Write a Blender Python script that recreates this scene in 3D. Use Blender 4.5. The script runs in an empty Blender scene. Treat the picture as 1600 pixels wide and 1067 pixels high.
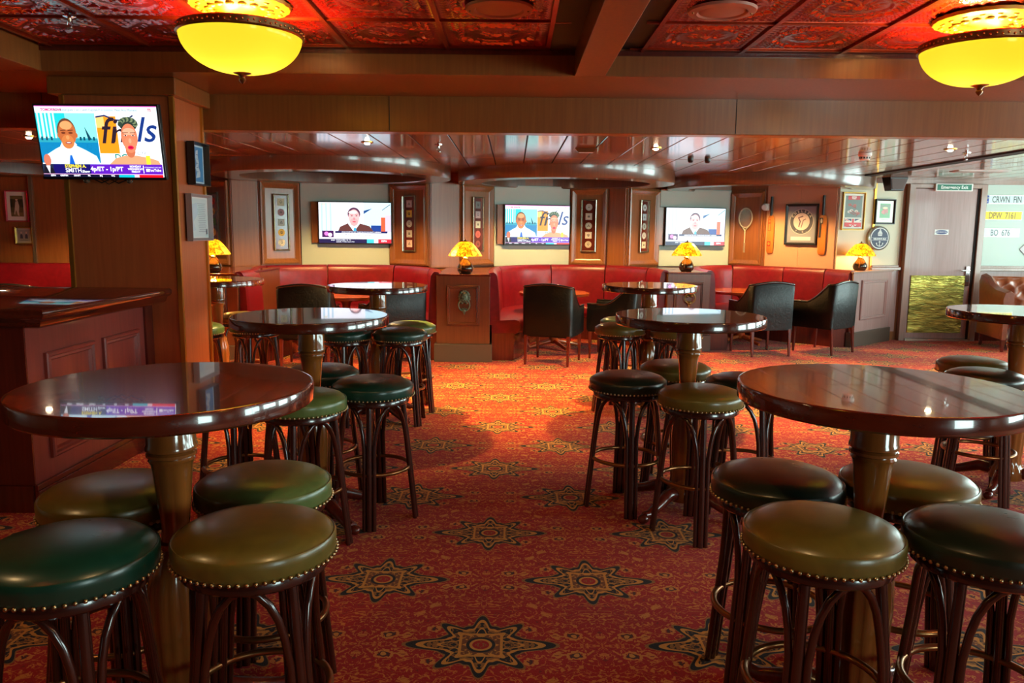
import bpy, bmesh, math, random
from mathutils import Vector, Matrix
random.seed(7)
R = math.radians
PI = math.pi
S = bpy.context.scene
COL = S.collection

# ------------------------------------------------------------------ camera, world, exposure, lights
cam_d = bpy.data.cameras.new('camera'); cam = bpy.data.objects.new('camera', cam_d); COL.objects.link(cam)
cam_d.sensor_width = 36; cam_d.lens = 36 * 1227 / 1600; cam_d.clip_start = .05; cam_d.clip_end = 100
cam.matrix_world = Matrix.Translation((0, 0, 1.45)) @ Matrix.Rotation(PI/2 - .1399, 4, 'X') @ Matrix.Rotation(.0098, 4, 'Z')
S.camera = cam
S.view_settings.view_transform = 'Standard'; S.view_settings.look = 'None'
S.view_settings.exposure = .75; S.view_settings.gamma = 1; S.view_settings.use_curve_mapping = False
S.cycles.use_denoising = True
S.cycles.max_bounces = 7; S.cycles.diffuse_bounces = 4; S.cycles.glossy_bounces = 4; S.cycles.transmission_bounces = 4
S.cycles.caustics_reflective = False; S.cycles.caustics_refractive = False
S.cycles.sample_clamp_indirect = 6

world = bpy.data.worlds.new('daylight'); S.world = world; world.use_nodes = True
bg = world.node_tree.nodes['Background']; bg.inputs[0].default_value = (.74, 1, .96, 1); bg.inputs[1].default_value = 10.0

def light(name, kind, loc, energy, color, size=.05, rot=(0, 0, 0), spot=None, blend=.3, sx=None):
    d = bpy.data.lights.new(name, kind); d.energy = energy; d.color = color
    if kind == 'AREA':
        d.size = size
        if sx: d.shape = 'RECTANGLE'; d.size = sx[0]; d.size_y = sx[1]
    else: d.shadow_soft_size = size
    if kind == 'SPOT': d.spot_size = R(spot); d.spot_blend = blend
    o = bpy.data.objects.new(name, d); o.location = loc; o.rotation_euler = rot; COL.objects.link(o)
    return o
WARM = (1, .62, .30)
HR = 2.18          # rear ceiling height
H1 = 2.40          # front soffit height
HT = 2.55          # tin ceiling height
DOWN = [(-1.24, 6.8), (1.24, 7.03), (3.74, 6.9), (-3.98, 6.61)]
for x, y in DOWN:
    light('downlight_lamp', 'SPOT', (x, y, HR - .02), 450, (1, .66, .24), .03, spot=108, blend=.6)
for x, y in ((-2.3, 1.5), (.05, 1.2), (2.9, 1.5)):  # added warm fill spots above the foreground, out of view, without fittings
    light('front_fill_spot', 'SPOT', (x, y, 2.36 if abs(x) < 1 else 2.5), 19, (1, .62, .26), .04, spot=155, blend=.6)
BOOTH = [(-2.1, 9.38), (.66, 10.15), (3.5, 11.0), (-4.86, 8.55)]
BLITE = [(-1.95, 9.15), (.52, 9.85), (3.1, 10.5), (-4.86, 8.55)]
for x, y in BLITE:
    light('booth_lamp', 'SPOT', (x, y, HR - .02), 420, (1, .60, .20), .03, spot=140, blend=.4)
# windows along the right hand side, open to the daylight outside
WIN = [(.2, 2.2), (2.7, 4.7), (5.2, 7.2), (8.2, 10.2)]
WINF = [(3.8, 6.0)]
WZ = (.75, 2.12)
for a, b in WIN:
    l = light('window_portal', 'AREA', (7.72, (a+b)/2, (WZ[0]+WZ[1])/2), 1, (1, 1, 1), rot=(0, R(90), 0), sx=(WZ[1]-WZ[0], b-a))
    l.data.cycles.is_portal = True
for a, b in WINF:
    l = light('window_portal', 'AREA', ((a+b)/2, -3.12, (WZ[0]+WZ[1])/2), 1, (1, 1, 1), rot=(R(90), 0, 0), sx=(b-a, WZ[1]-WZ[0]))
    l.data.cycles.is_portal = True

# ------------------------------------------------------------------ materials
def srgb(r, g, b, a=1):
    f = lambda c: c/12.92 if c <= .04045 else ((c+.055)/1.055)**2.4
    return (f(r/255), f(g/255), f(b/255), a)
def c4(c): return tuple(c) + (1,) if len(c) == 3 else tuple(c)

class NT:
    def __init__(s, name):
        s.m = bpy.data.materials.new(name); s.m.use_nodes = True
        s.t = s.m.node_tree; s.n = s.t.nodes; s.l = s.t.links
        s.b = s.n['Principled BSDF']; s.out = s.n['Material Output']
    def node(s, t, **k):
        n = s.n.new(t)
        for a, b in k.items(): setattr(n, a, b)
        return n
    def set(s, sock, v):
        if isinstance(v, bpy.types.NodeSocket): s.l.new(v, sock)
        elif v is not None:
            if hasattr(sock, 'default_value'):
                try: sock.default_value = v
                except Exception: sock.default_value = c4(v)
    def M(s, op, a, b=None, c=None, clamp=False):
        n = s.node('ShaderNodeMath', operation=op, use_clamp=clamp)
        s.set(n.inputs[0], a)
        if b is not None: s.set(n.inputs[1], b)
        if c is not None: s.set(n.inputs[2], c)
        return n.outputs[0]
    def mix(s, f, a, b):
        n = s.node('ShaderNodeMix', data_type='RGBA')
        s.set(n.inputs[0], f)
        for i, v in ((6, a), (7, b)):
            s.set(n.inputs[i], v if isinstance(v, bpy.types.NodeSocket) else c4(v))
        return n.outputs[2]
    def coord(s, kind='Object', scale=(1, 1, 1)):
        t = s.node('ShaderNodeTexCoord'); m = s.node('ShaderNodeMapping'); m.inputs['Scale'].default_value = scale
        s.l.new(t.outputs[kind], m.inputs[0]); return m.outputs[0]
    def noise(s, vec, scale=5, detail=3, dist=0, out=0):
        n = s.node('ShaderNodeTexNoise'); n.inputs['Scale'].default_value = scale; n.inputs['Detail'].default_value = detail
        n.inputs['Distortion'].default_value = dist; s.l.new(vec, n.inputs['Vector']); return n.outputs[out]
    def ramp(s, f, stops):
        n = s.node('ShaderNodeValToRGB'); e = n.color_ramp.elements
        while len(e) < len(stops): e.new(.5)
        for i, (p, c) in enumerate(stops): e[i].position = p; e[i].color = c4(c)
        s.set(n.inputs[0], f); return n.outputs[0]
    def bump(s, h, strength=.2, dist=.01):
        n = s.node('ShaderNodeBump'); n.inputs['Strength'].default_value = strength; n.inputs['Distance'].default_value = dist
        s.set(n.inputs['Height'], h); s.l.new(n.outputs[0], s.b.inputs['Normal'])
    def P(s, **k):
        for a, v in k.items():
            s.set(s.b.inputs[{'col': 'Base Color', 'rough': 'Roughness', 'metal': 'Metallic', 'coat': 'Coat Weight', 'coatr': 'Coat Roughness',
                              'spec': 'Specular IOR Level', 'ecol': 'Emission Color', 'estr': 'Emission Strength', 'sheen': 'Sheen Weight',
                              'trans': 'Transmission Weight', 'alpha': 'Alpha'}[a]], v if isinstance(v, (bpy.types.NodeSocket, int, float)) else c4(v))
        return s.m

def wood(name, light_c, dark_c, rough=.3, coat=.3, grain='Z', scale=1.0, bumpy=.05, coatr=.08):
    t = NT(name); dark_c = tuple(a*.5+b*.5 for a, b in zip(dark_c, light_c))
    sc = {'Z': (28, 28, 1.3), 'X': (1.3, 28, 28), 'Y': (28, 1.3, 28)}[grain]
    v = t.coord('Object', tuple(x*scale for x in sc))
    n = t.noise(v, 1.6, 4, .3)
    v2 = t.coord('Object', (1.1, 1.1, .5)); n2 = t.noise(v2, 1.5, 2)
    c = t.ramp(n, [(.3, dark_c), (.7, light_c)])
    c = t.mix(t.M('MULTIPLY', n2, .35), c, dark_c)
    t.bump(n, bumpy, .002)
    return t.P(col=c, rough=rough, coat=coat, coatr=coatr)

M = {}
M['wall_wood'] = wood('mahogany_panel', srgb(152, 94, 50), srgb(106, 60, 32), .34, .5, coatr=.2)
M['beam_wood'] = wood('beam_wood', srgb(158, 92, 42), srgb(112, 58, 26), .3, .4, 'Z', coatr=.25)
M['ring_wood'] = wood('ring_soffit_wood', srgb(112, 78, 56), srgb(76, 50, 36), .3, .8, 'Z', coatr=.12)
M['ceil_wood'] = wood('ceiling_plank_wood', srgb(148, 98, 66), srgb(118, 74, 48), .24, .7, 'Y', coatr=.09)
M['pedestal_wood'] = wood('pedestal_mahogany', srgb(118, 72, 44), srgb(84, 48, 28), .32, .5, coatr=.2)
M['dark_wood'] = wood('dark_mahogany', srgb(104, 36, 24), srgb(58, 16, 12), .25, .5)
M['pillar_wood'] = wood('pillar_mahogany', srgb(196, 104, 58), srgb(152, 74, 40), .36, .2)
M['counter_wood'] = wood('counter_mahogany', srgb(142, 62, 54), srgb(102, 38, 34), .35, .3)
M['counter_top'] = wood('polished_counter_top', srgb(98, 40, 26), srgb(52, 18, 12), .12, .8, 'Y', coatr=.03)
M['table_wood'] = wood('polished_table_top', srgb(88, 34, 18), srgb(50, 16, 9), .16, 1, 'X', coatr=.025, bumpy=.01)
M['low_table'] = wood('orange_table_wood', srgb(190, 96, 40), srgb(150, 62, 26), .2, .5, 'X')
M['leg_wood'] = wood('stool_leg_wood', srgb(66, 26, 17), srgb(38, 12, 8), .2, .7)
M['door_wood'] = wood('door_laminate', srgb(168, 138, 134), srgb(132, 104, 100), .4, .2)
M['trim_wood'] = wood('door_trim', srgb(160, 132, 120), srgb(126, 98, 88), .35, .3)
M['blond'] = wood('bat_willow', srgb(206, 128, 56), srgb(176, 92, 36), .35, .3)

def plain(name, col, rough=.5, metal=0, coat=0, **k):
    t = NT(name); return t.P(col=col, rough=rough, metal=metal, coat=coat, **k)
M['black'] = plain('black_plastic', (.01, .01, .012), .35)
M['dark'] = plain('dark_void', (.012, .009, .008), .7)
M['kick'] = plain('grey_kick_plate', srgb(96, 84, 74), .45, .3)
M['brass'] = plain('brass', srgb(205, 160, 80), .25, 1)
M['gold_trim'] = plain('gold_trim', srgb(214, 150, 60), .3, .8)
M['gilt'] = plain('gilt_plaster', srgb(190, 140, 30), .4, .3)
M['bronze'] = plain('bronze_ring', srgb(150, 104, 64), .28, .9)
M['nail'] = plain('antique_nail', srgb(190, 170, 130), .3, 1)
M['chrome'] = plain('chrome', (.7, .7, .7), .12, 1)
M['white_plastic'] = plain('white_plastic', (.75, .75, .72), .4)
M['verdigris'] = plain('verdigris_bronze', srgb(96, 132, 112), .45, .3)
M['vase'] = plain('lamp_base_glaze', srgb(58, 50, 38), .16, .6, .5)
M['silver_frame'] = plain('silver_frame', srgb(196, 190, 170), .25, .9)
M['pink_wall'] = None

def fabric_wall(name, col):
    t = NT(name); n = t.noise(t.coord('Object', (1, 1, 1)), 60, 2); t.bump(n, .1, .002)
    n2 = t.noise(t.coord('Object', (1, 1, 1)), 2, 2)
    return t.P(col=t.mix(t.M('MULTIPLY', n2, .2), col, tuple(x*.8 for x in col[:3])), rough=.55)
M['white_panel'] = fabric_wall('white_wall_panel', srgb(184, 198, 188))
M['cream_panel'] = fabric_wall('cream_wall_panel', srgb(214, 206, 178))
M['pink_wall'] = fabric_wall('tan_wall_panel', srgb(206, 158, 128))

def leather(name, col, rough=.3, crease=.15, coat=.25, scale=9):
    t = NT(name); v = t.coord('Object')
    n = t.noise(v, 220, 2); n2 = t.noise(v, scale, 4, 1.2)
    h = t.M('ADD', t.M('MULTIPLY', n, .25), t.M('MULTIPLY', n2, 1.0)); t.bump(h, crease, .006)
    c = t.mix(t.ramp(n2, [(.35, (0, 0, 0)), (.7, (1, 1, 1))]), tuple(x*.72 for x in col[:3]), col)
    return t.P(col=c, rough=t.M('ADD', t.M('MULTIPLY', n2, .15), rough-.07), coat=coat, coatr=.2)
M['green_dark'] = leather('dark_green_leather', srgb(20, 66, 54), .3, .05)
M['green_olive'] = leather('olive_leather', srgb(112, 98, 42), .33, .05)
M['green_light'] = leather('sage_green_leather', srgb(98, 120, 66), .33, .05)
M['green_black'] = leather('bottle_green_leather', srgb(28, 40, 30), .3, .05)
M['red_leather'] = leather('red_banquette_leather', srgb(134, 14, 34), .36, .04, .15)
M['black_leather'] = leather('black_armchair_leather', srgb(6, 11, 11), .40, .6, .08, 22)
M['black_leather'].node_tree.nodes['Principled BSDF'].inputs['Specular IOR Level'].default_value = .3
M['black_gloss'] = plain('black_piping', (.012, .012, .012), .22, 0, .6)
M['brown_leather'] = leather('brown_sofa_leather', srgb(140, 72, 42), .3, .1, .3)

# pressed tin, deep copper red
t = NT('pressed_copper_tin')
n = t.noise(t.coord('Object'), 14, 3)
t.bump(t.noise(t.coord('Object'), 60, 3), .25, .004)
M['tin'] = t.P(col=t.mix(n, srgb(190, 26, 12), srgb(140, 14, 8)), rough=.22, metal=.3, coat=.6, coatr=.1)
M['tin_seam'] = plain('tin_seam', srgb(176, 60, 24), .25, .7)

# brass kick plate with scratches
t = NT('scratched_brass_plate')
v = t.coord('Object', (1.2, 3, 7)); n = t.noise(v, 4, 6, 2.5); n2 = t.noise(v, 2.5, 6, 2)
t.bump(n, 1, .02)
M['kick_brass'] = t.P(col=t.mix(t.ramp(n2, [(.35, (0, 0, 0)), (.65, (1, 1, 1))]), srgb(226, 214, 110), srgb(124, 124, 60)), rough=.3, metal=.85)

# printed pictures and lit screens take their colours from a colour attribute
def vcol(name, emit=0, rough=.3, coat=0):
    t = NT(name); a = t.node('ShaderNodeAttribute', attribute_name='Col')
    if emit: t.P(col=(0.01, .01, .01), ecol=a.outputs[0], estr=emit, rough=.25)
    else: t.P(col=a.outputs[0], rough=rough, coat=coat, coatr=.05)
    return t.m
M['print'] = vcol('printed_sheet', 0, .5, 0)
M['screen'] = vcol('lit_screen', 1.0)
M['glass_print'] = vcol('print_behind_glass', 0, .4, .3)
M['exit'] = vcol('exit_sign_face', 0, .4)

# lamps
def emis(name, col, s): t = NT(name); return t.P(col=(.8, .6, .2), ecol=col, estr=s, rough=.4)
M['bulb'] = emis('bulb', (1, .78, .42), 14)
M['down_bulb'] = emis('downlight_bulb', (1, .8, .55), 30)
t = NT('amber_glass_bowl')
tr = t.node('ShaderNodeBsdfTranslucent'); tr.inputs[0].default_value = (.022, .020, .006, 1)
em = t.node('ShaderNodeEmission'); em.inputs[0].default_value = (1, .84, .004, 1); em.inputs[1].default_value = .36
gl = t.node('ShaderNodeBsdfGlossy'); gl.inputs[0].default_value = (.02, .02, .01, 1); gl.inputs['Roughness'].default_value = .15
ad = t.node('ShaderNodeAddShader'); ad2 = t.node('ShaderNodeAddShader')
t.l.new(tr.outputs[0], ad.inputs[0]); t.l.new(em.outputs[0], ad.inputs[1]); t.l.new(ad.outputs[0], ad2.inputs[0]); t.l.new(gl.outputs[0], ad2.inputs[1])
t.l.new(ad2.outputs[0], t.out.inputs[0]); M['bowl'] = t.m
t = NT('mica_lamp_shade')
n = t.noise(t.coord('Object', (1, 1, 1)), 22, 3, 1.5); n2 = t.noise(t.coord('Object', (1, 1, 1)), 9, 2, 1)
c = t.ramp(n, [(.40, srgb(120, 56, 4)), (.49, srgb(250, 160, 10)), (.66, srgb(255, 222, 40))])
c = t.mix(t.M('MULTIPLY', n2, .6), c, srgb(250, 150, 6))
M['shade'] = t.P(col=c, ecol=c, estr=1.05, rough=.4)

# carpet: red ground, gold vines and staggered star medallions
t = NT('axminster_carpet')
tc = t.node('ShaderNodeTexCoord'); sp = t.node('ShaderNodeSeparateXYZ'); t.l.new(tc.outputs['Object'], sp.inputs[0])
X, Y = sp.outputs[0], sp.outputs[1]
wn = t.node('ShaderNodeTexNoise'); wn.inputs['Scale'].default_value = 260; t.l.new(tc.outputs['Object'], wn.inputs['Vector'])
def lattice(ox, oy, px, py):
    fx = t.M('MULTIPLY', t.M('SUBTRACT', t.M('FRACT', t.M('ADD', t.M('DIVIDE', t.M('SUBTRACT', X, ox), px), .5)), .5), px)
    fy = t.M('MULTIPLY', t.M('SUBTRACT', t.M('FRACT', t.M('ADD', t.M('DIVIDE', t.M('SUBTRACT', Y, oy), py), .5)), .5), py)
    return fx, fy
def near(px, py, ox=-.1, oy=2.6):
    """nearest centre of a body-centred lattice"""
    a = lattice(ox, oy, px, py); b = lattice(ox+px/2, oy+py/2, px, py)
    la = t.M('ADD', t.M('MULTIPLY', a[0], a[0]), t.M('MULTIPLY', a[1], a[1])); lb = t.M('ADD', t.M('MULTIPLY', b[0], b[0]), t.M('MULTIPLY', b[1], b[1]))
    s = t.M('LESS_THAN', lb, la)
    mx = lambda u, v: t.M('ADD', t.M('MULTIPLY', u, t.M('SUBTRACT', 1, s)), t.M('MULTIPLY', v, s))
    return mx(a[0], b[0]), mx(a[1], b[1])
mxx, myy = near(.86, 1.04)
ax, ay = t.M('ABSOLUTE', mxx), t.M('ABSOLUTE', myy)
r = t.M('SQRT', t.M('ADD', t.M('MULTIPLY', mxx, mxx), t.M('MULTIPLY', myy, myy)))
th = t.M('ARCTAN2', myy, mxx)
c8 = t.M('COSINE', t.M('MULTIPLY', th, 8)); c2 = t.M('COSINE', t.M('MULTIPLY', th, 2)); c4_ = t.M('COSINE', t.M('MULTIPLY', th, 4)); c16 = t.M('COSINE', t.M('MULTIPLY', th, 16))
c8p = t.M('POWER', t.M('MAXIMUM', t.M('MULTIPLY', t.M('ADD', c8, 1), .5), 0), 1.5)
cc2 = t.M('POWER', t.M('ABSOLUTE', t.M('COSINE', th)), 26)
Rad = t.M('ADD', t.M('ADD', .112, t.M('MULTIPLY', c8p, .058)), t.M('ADD', t.M('MULTIPLY', cc2, .05), t.M('MULTIPLY', c16, .006)))
q = t.M('DIVIDE', r, Rad)        # 1 on the outline
def band(v, a, b): return t.M('MULTIPLY', t.M('GREATER_THAN', v, a), t.M('LESS_THAN', v, b))
nav, gold, gold2, redd = srgb(26, 16, 18), srgb(210, 146, 58), srgb(150, 100, 42), srgb(166, 12, 6)
# background pattern, mirrored about the medallion axes
mv = t.node('ShaderNodeCombineXYZ'); t.l.new(ax, mv.inputs[0]); t.l.new(ay, mv.inputs[1])
vo = t.node('ShaderNodeTexVoronoi', feature='F1'); vo.inputs['Scale'].default_value = 10; vo.inputs['Randomness'].default_value = .8; t.l.new(mv.outputs[0], vo.inputs['Vector'])
nz = t.node('ShaderNodeTexNoise'); nz.inputs['Scale'].default_value = 11; nz.inputs['Detail'].default_value = 2; nz.inputs['Distortion'].default_value = 2.2; t.l.new(mv.outputs[0], nz.inputs['Vector'])
vine = t.M('LESS_THAN', t.M('ABSOLUTE', t.M('SUBTRACT', nz.outputs[0], .5)), .017)
nz2 = t.node('ShaderNodeTexNoise'); nz2.inputs['Scale'].default_value = 34; nz2.inputs['Detail'].default_value = 2; nz2.inputs['Distortion'].default_value = 1.5; t.l.new(mv.outputs[0], nz2.inputs['Vector'])
leaf = t.M('GREATER_THAN', nz2.outputs[0], .615)
lf2 = t.M('LESS_THAN', nz2.outputs[0], .33)
fd = t.M('ADD', vo.outputs['Distance'], t.M('MULTIPLY', t.M('SUBTRACT', nz2.outputs[0], .5), .35))
fl_big = t.M('GREATER_THAN', vo.outputs['Color'], .35)
col = t.mix(vine, redd, srgb(206, 116, 44))
col = t.mix(t.M('MULTIPLY', leaf, .9), col, srgb(210, 130, 50))
col = t.mix(t.M('MULTIPLY', lf2, .55), col, srgb(84, 30, 18))
col = t.mix(t.M('MULTIPLY', fl_big, t.M('LESS_THAN', fd, .42)), col, redd)
col = t.mix(t.M('MULTIPLY', fl_big, band(fd, .22, .33)), col, srgb(208, 132, 54))
col = t.mix(t.M('MULTIPLY', fl_big, band(fd, .10, .20)), col, srgb(74, 34, 22))
col = t.mix(t.M('MULTIPLY', fl_big, t.M('LESS_THAN', fd, .10)), col, srgb(206, 140, 60))
# medallion layers
det = t.M('GREATER_THAN', nz2.outputs[0], .52)
col = t.mix(t.M('LESS_THAN', q, 1.24), col, gold2)
col = t.mix(t.M('LESS_THAN', q, 1.18), col, nav)
col = t.mix(t.M('LESS_THAN', q, 1.02), col, gold)
col = t.mix(t.M('LESS_THAN', q, .90), col, t.mix(det, nav, gold2))
col = t.mix(band(q, .62, .69), col, gold)
body = t.M('LESS_THAN', t.M('MAXIMUM', ax, ay), .078)
col = t.mix(body, col, gold)
col = t.mix(t.M('LESS_THAN', t.M('MAXIMUM', ax, ay), .068), col, t.mix(det, srgb(120, 70, 30), gold))
col = t.mix(band(r, .040, .052), col, nav)
col = t.mix(t.M('LESS_THAN', r, .04), col, gold)
col = t.mix(t.M('LESS_THAN', r, .03), col, t.mix(det, redd, gold2))
t.bump(wn.outputs[0], .5, .004)
M['carpet'] = t.P(col=col, rough=.95, spec=.15, sheen=.1)

# ------------------------------------------------------------------ geometry helpers
class MB:
    def __init__(s): s.v = []; s.f = []; s.mi = []; s.m = 0
    def add(s, vs, fs):
        o = len(s.v); s.v += [tuple(x) for x in vs]; s.f += [tuple(i+o for i in f) for f in fs]; s.mi += [s.m]*len(fs); return s
    def box(s, c, d, rz=0, tap=1):
        x, y, z = [k/2 for k in d]; ca, sa = math.cos(rz), math.sin(rz); vs = []
        for k in (-1, 1):
            q = tap if k < 0 else 1
            for i, j in ((-1, -1), (1, -1), (1, 1), (-1, 1)):
                px, py = i*x*q, j*y*q
                vs.append((c[0]+px*ca-py*sa, c[1]+px*sa+py*ca, c[2]+k*z))
        return s.add(vs, [(3, 2, 1, 0), (4, 5, 6, 7), (0, 1, 5, 4), (1, 2, 6, 5), (2, 3, 7, 6), (3, 0, 4, 7)])
    def bx(s, x0, x1, y0, y1, z0, z1): return s.box(((x0+x1)/2, (y0+y1)/2, (z0+z1)/2), (x1-x0, y1-y0, z1-z0))
    def lathe(s, prof, n=32, c=(0, 0, 0), mod=None, ax='Z', closed=False):
        vs = []; fs = []; k = len(prof)
        for i in range(n):
            a = 2*PI*i/n
            for r, z in prof:
                rr = r*(mod(a, z) if mod else 1)
                p = (rr*math.cos(a), rr*math.sin(a), z)
                if ax == 'Y': p = (p[0], -p[2], p[1])      # axis towards -Y
                vs.append((p[0]+c[0], p[1]+c[1], p[2]+c[2]))
        for i in range(n):
            j = (i+1) % n
            for q in range(k if closed else k-1):
                q2 = (q+1) % k
                fs.append((i*k+q, j*k+q, j*k+q2, i*k+q2))
        return s.add(vs, fs)
    def tube(s, pts, r, n=8, closed=False, cap=True):
        pts = [Vector(p) for p in pts]; N = len(pts); vs = []; up = None
        rr = r if isinstance(r, (list, tuple)) else [r]*N
        for i, p in enumerate(pts):
            if closed: d = pts[(i+1) % N]-pts[i-1]
            else: d = pts[min(i+1, N-1)]-pts[max(i-1, 0)]
            d.normalize()
            if up is None: up = Vector((0, 0, 1)) if abs(d.z) < .9 else Vector((1, 0, 0))
            a = d.cross(up)
            if a.length < 1e-5: a = d.cross(Vector((1, 0, 0)))
            a.normalize(); b = a.cross(d).normalized(); up = b
            for k in range(n):
                t_ = 2*PI*k/n; vs.append(p+(a*math.cos(t_)+b*math.sin(t_))*rr[i])
        fs = []
        for i in range(N if closed else N-1):
            j = (i+1) % N
            for k in range(n): fs.append((i*n+k, i*n+(k+1) % n, j*n+(k+1) % n, j*n+k))
        if cap and not closed: fs += [tuple(range(n-1, -1, -1)), tuple((N-1)*n+k for k in range(n))]
        return s.add(vs, fs)
    def ball(s, c, r, n=12, m=8):
        rx, ry, rz = r if isinstance(r, (list, tuple)) else (r, r, r)
        vs = [(c[0], c[1], c[2]-rz)]
        for i in range(1, m):
            ph = -PI/2+PI*i/m
            for k in range(n):
                a = 2*PI*k/n; vs.append((c[0]+rx*math.cos(ph)*math.cos(a), c[1]+ry*math.cos(ph)*math.sin(a), c[2]+rz*math.sin(ph)))
        vs.append((c[0], c[1], c[2]+rz)); fs = []
        for k in range(n): fs.append((0, 1+(k+1) % n, 1+k))
        for i in range(m-2):
            for k in range(n):
                a = 1+i*n; fs.append((a+k, a+(k+1) % n, a+n+(k+1) % n, a+n+k))
        a = 1+(m-2)*n
        for k in range(n): fs.append((a+k, a+(k+1) % n, len(vs)-1))
        return s.add(vs, fs)
    def prism(s, poly, z0, z1):
        n = len(poly); vs = [(x, y, z0) for x, y in poly]+[(x, y, z1) for x, y in poly]
        return s.add(vs, [tuple(range(n-1, -1, -1)), tuple(range(n, 2*n))]+[(i, (i+1) % n, n+(i+1) % n, n+i) for i in range(n)])
    def frame(s, w, h, b, y0, y1, cx=0, cz=0, prof=None):
        """mitred rectangular moulding in the XZ plane, front towards -Y (y0 back, y1 front)"""
        prof = prof or [(0, y0), (0, y1), (b*.35, y1-.0), (b*.6, y1*.75+y0*.25), (b, y1*.35+y0*.65), (b, y0)]
        vs = []
        for sx, sz in ((-1, -1), (1, -1), (1, 1), (-1, 1)):
            for d, y in prof: vs.append((cx+sx*(w/2-d), y, cz+sz*(h/2-d)))
        k = len(prof); fs = []
        for i in range(4):
            j = (i+1) % 4
            for q_ in range(k-1): fs.append((i*k+q_, i*k+q_+1, j*k+q_+1, j*k+q_))
            fs.append((i*k+k-1, i*k, j*k, j*k+k-1))
        return s.add(vs, fs)
    def mesh(s, name, mats, smooth=None, bevel=0, seg=2):
        me = bpy.data.meshes.new(name); me.from_pydata(s.v, [], s.f)
        for m in (mats if isinstance(mats, (list, tuple)) else [mats]): me.materials.append(m)
        for p, i in zip(me.polygons, s.mi): p.material_index = i
        b = bmesh.new(); b.from_mesh(me)
        bmesh.ops.remove_doubles(b, verts=b.verts, dist=1e-5)
        bmesh.ops.recalc_face_normals(b, faces=b.faces)
        if bevel:
            es = [e for e in b.edges if e.is_manifold and e.calc_face_angle(0) > R(40)]
            bmesh.ops.bevel(b, geom=es, offset=bevel, segments=seg, profile=.5, affect='EDGES', clamp_overlap=True)
        if smooth:
            for f in b.faces: f.smooth = True
            for e in b.edges:
                if e.is_manifold and e.calc_face_angle(0) > R(smooth): e.smooth = False
        b.to_mesh(me); b.free(); return me
    def build(s, name, mats, parent=None, smooth=None, bevel=0, seg=2, loc=None, rz=0, mat=None):
        return link(name, s.mesh(name, mats, smooth, bevel, seg), parent, loc, rz, mat)

def link(name, me, parent=None, loc=None, rz=0, mat=None):
    o = bpy.data.objects.new(name, me); COL.objects.link(o)
    if parent is not None: o.parent = parent
    if loc is not None: o.location = loc
    if rz: o.rotation_euler = (0, 0, rz)
    if mat is not None: o.matrix_basis = mat
    return o
def thing(name, label, cat, loc=(0, 0, 0), rz=0, group=None):
    o = bpy.data.objects.new(name, None); COL.objects.link(o); o.location = loc; o.rotation_euler = (0, 0, rz)
    o.empty_display_size = .1
    return tag(o, label, cat, group)
def tag(o, label=None, cat=None, group=None, kind=None):
    if label: o['label'] = label
    if cat: o['category'] = cat
    if group: o['group'] = group
    if kind: o['kind'] = kind
    return o
def struct(name, mb, mat, parent=None, **k):
    o = mb.build(name, mat, parent, **k)
    if parent is None: o['kind'] = 'structure'
    return o
def copy_tree(o, parent=None):
    c = o.copy(); COL.objects.link(c); c.parent = parent
    for ch in list(o.children): copy_tree(ch, c)
    return c
def place(o, loc, rz=0, label=None, group=None):
    o.location = loc; o.rotation_euler = (0, 0, rz)
    if label: o['label'] = label
    if group: o['group'] = group
    return o

_txt = {}
def text_polys(string, size, align='CENTER', shear=0, bold=0):
    cu = bpy.data.curves.new('t', 'FONT'); cu.body = string; cu.size = size; cu.align_x = align; cu.align_y = 'CENTER'; cu.shear = shear
    cu.offset = bold; cu.resolution_u = 3
    ob = bpy.data.objects.new('t', cu); COL.objects.link(ob)
    dg = bpy.context.evaluated_depsgraph_get(); me = ob.evaluated_get(dg).to_mesh()
    vs = [(v.co.x, v.co.y) for v in me.vertices]; fs = [tuple(p.vertices) for p in me.polygons]
    ob.evaluated_get(dg).to_mesh_clear(); bpy.data.objects.remove(ob); bpy.data.curves.remove(cu)
    return vs, fs

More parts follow.
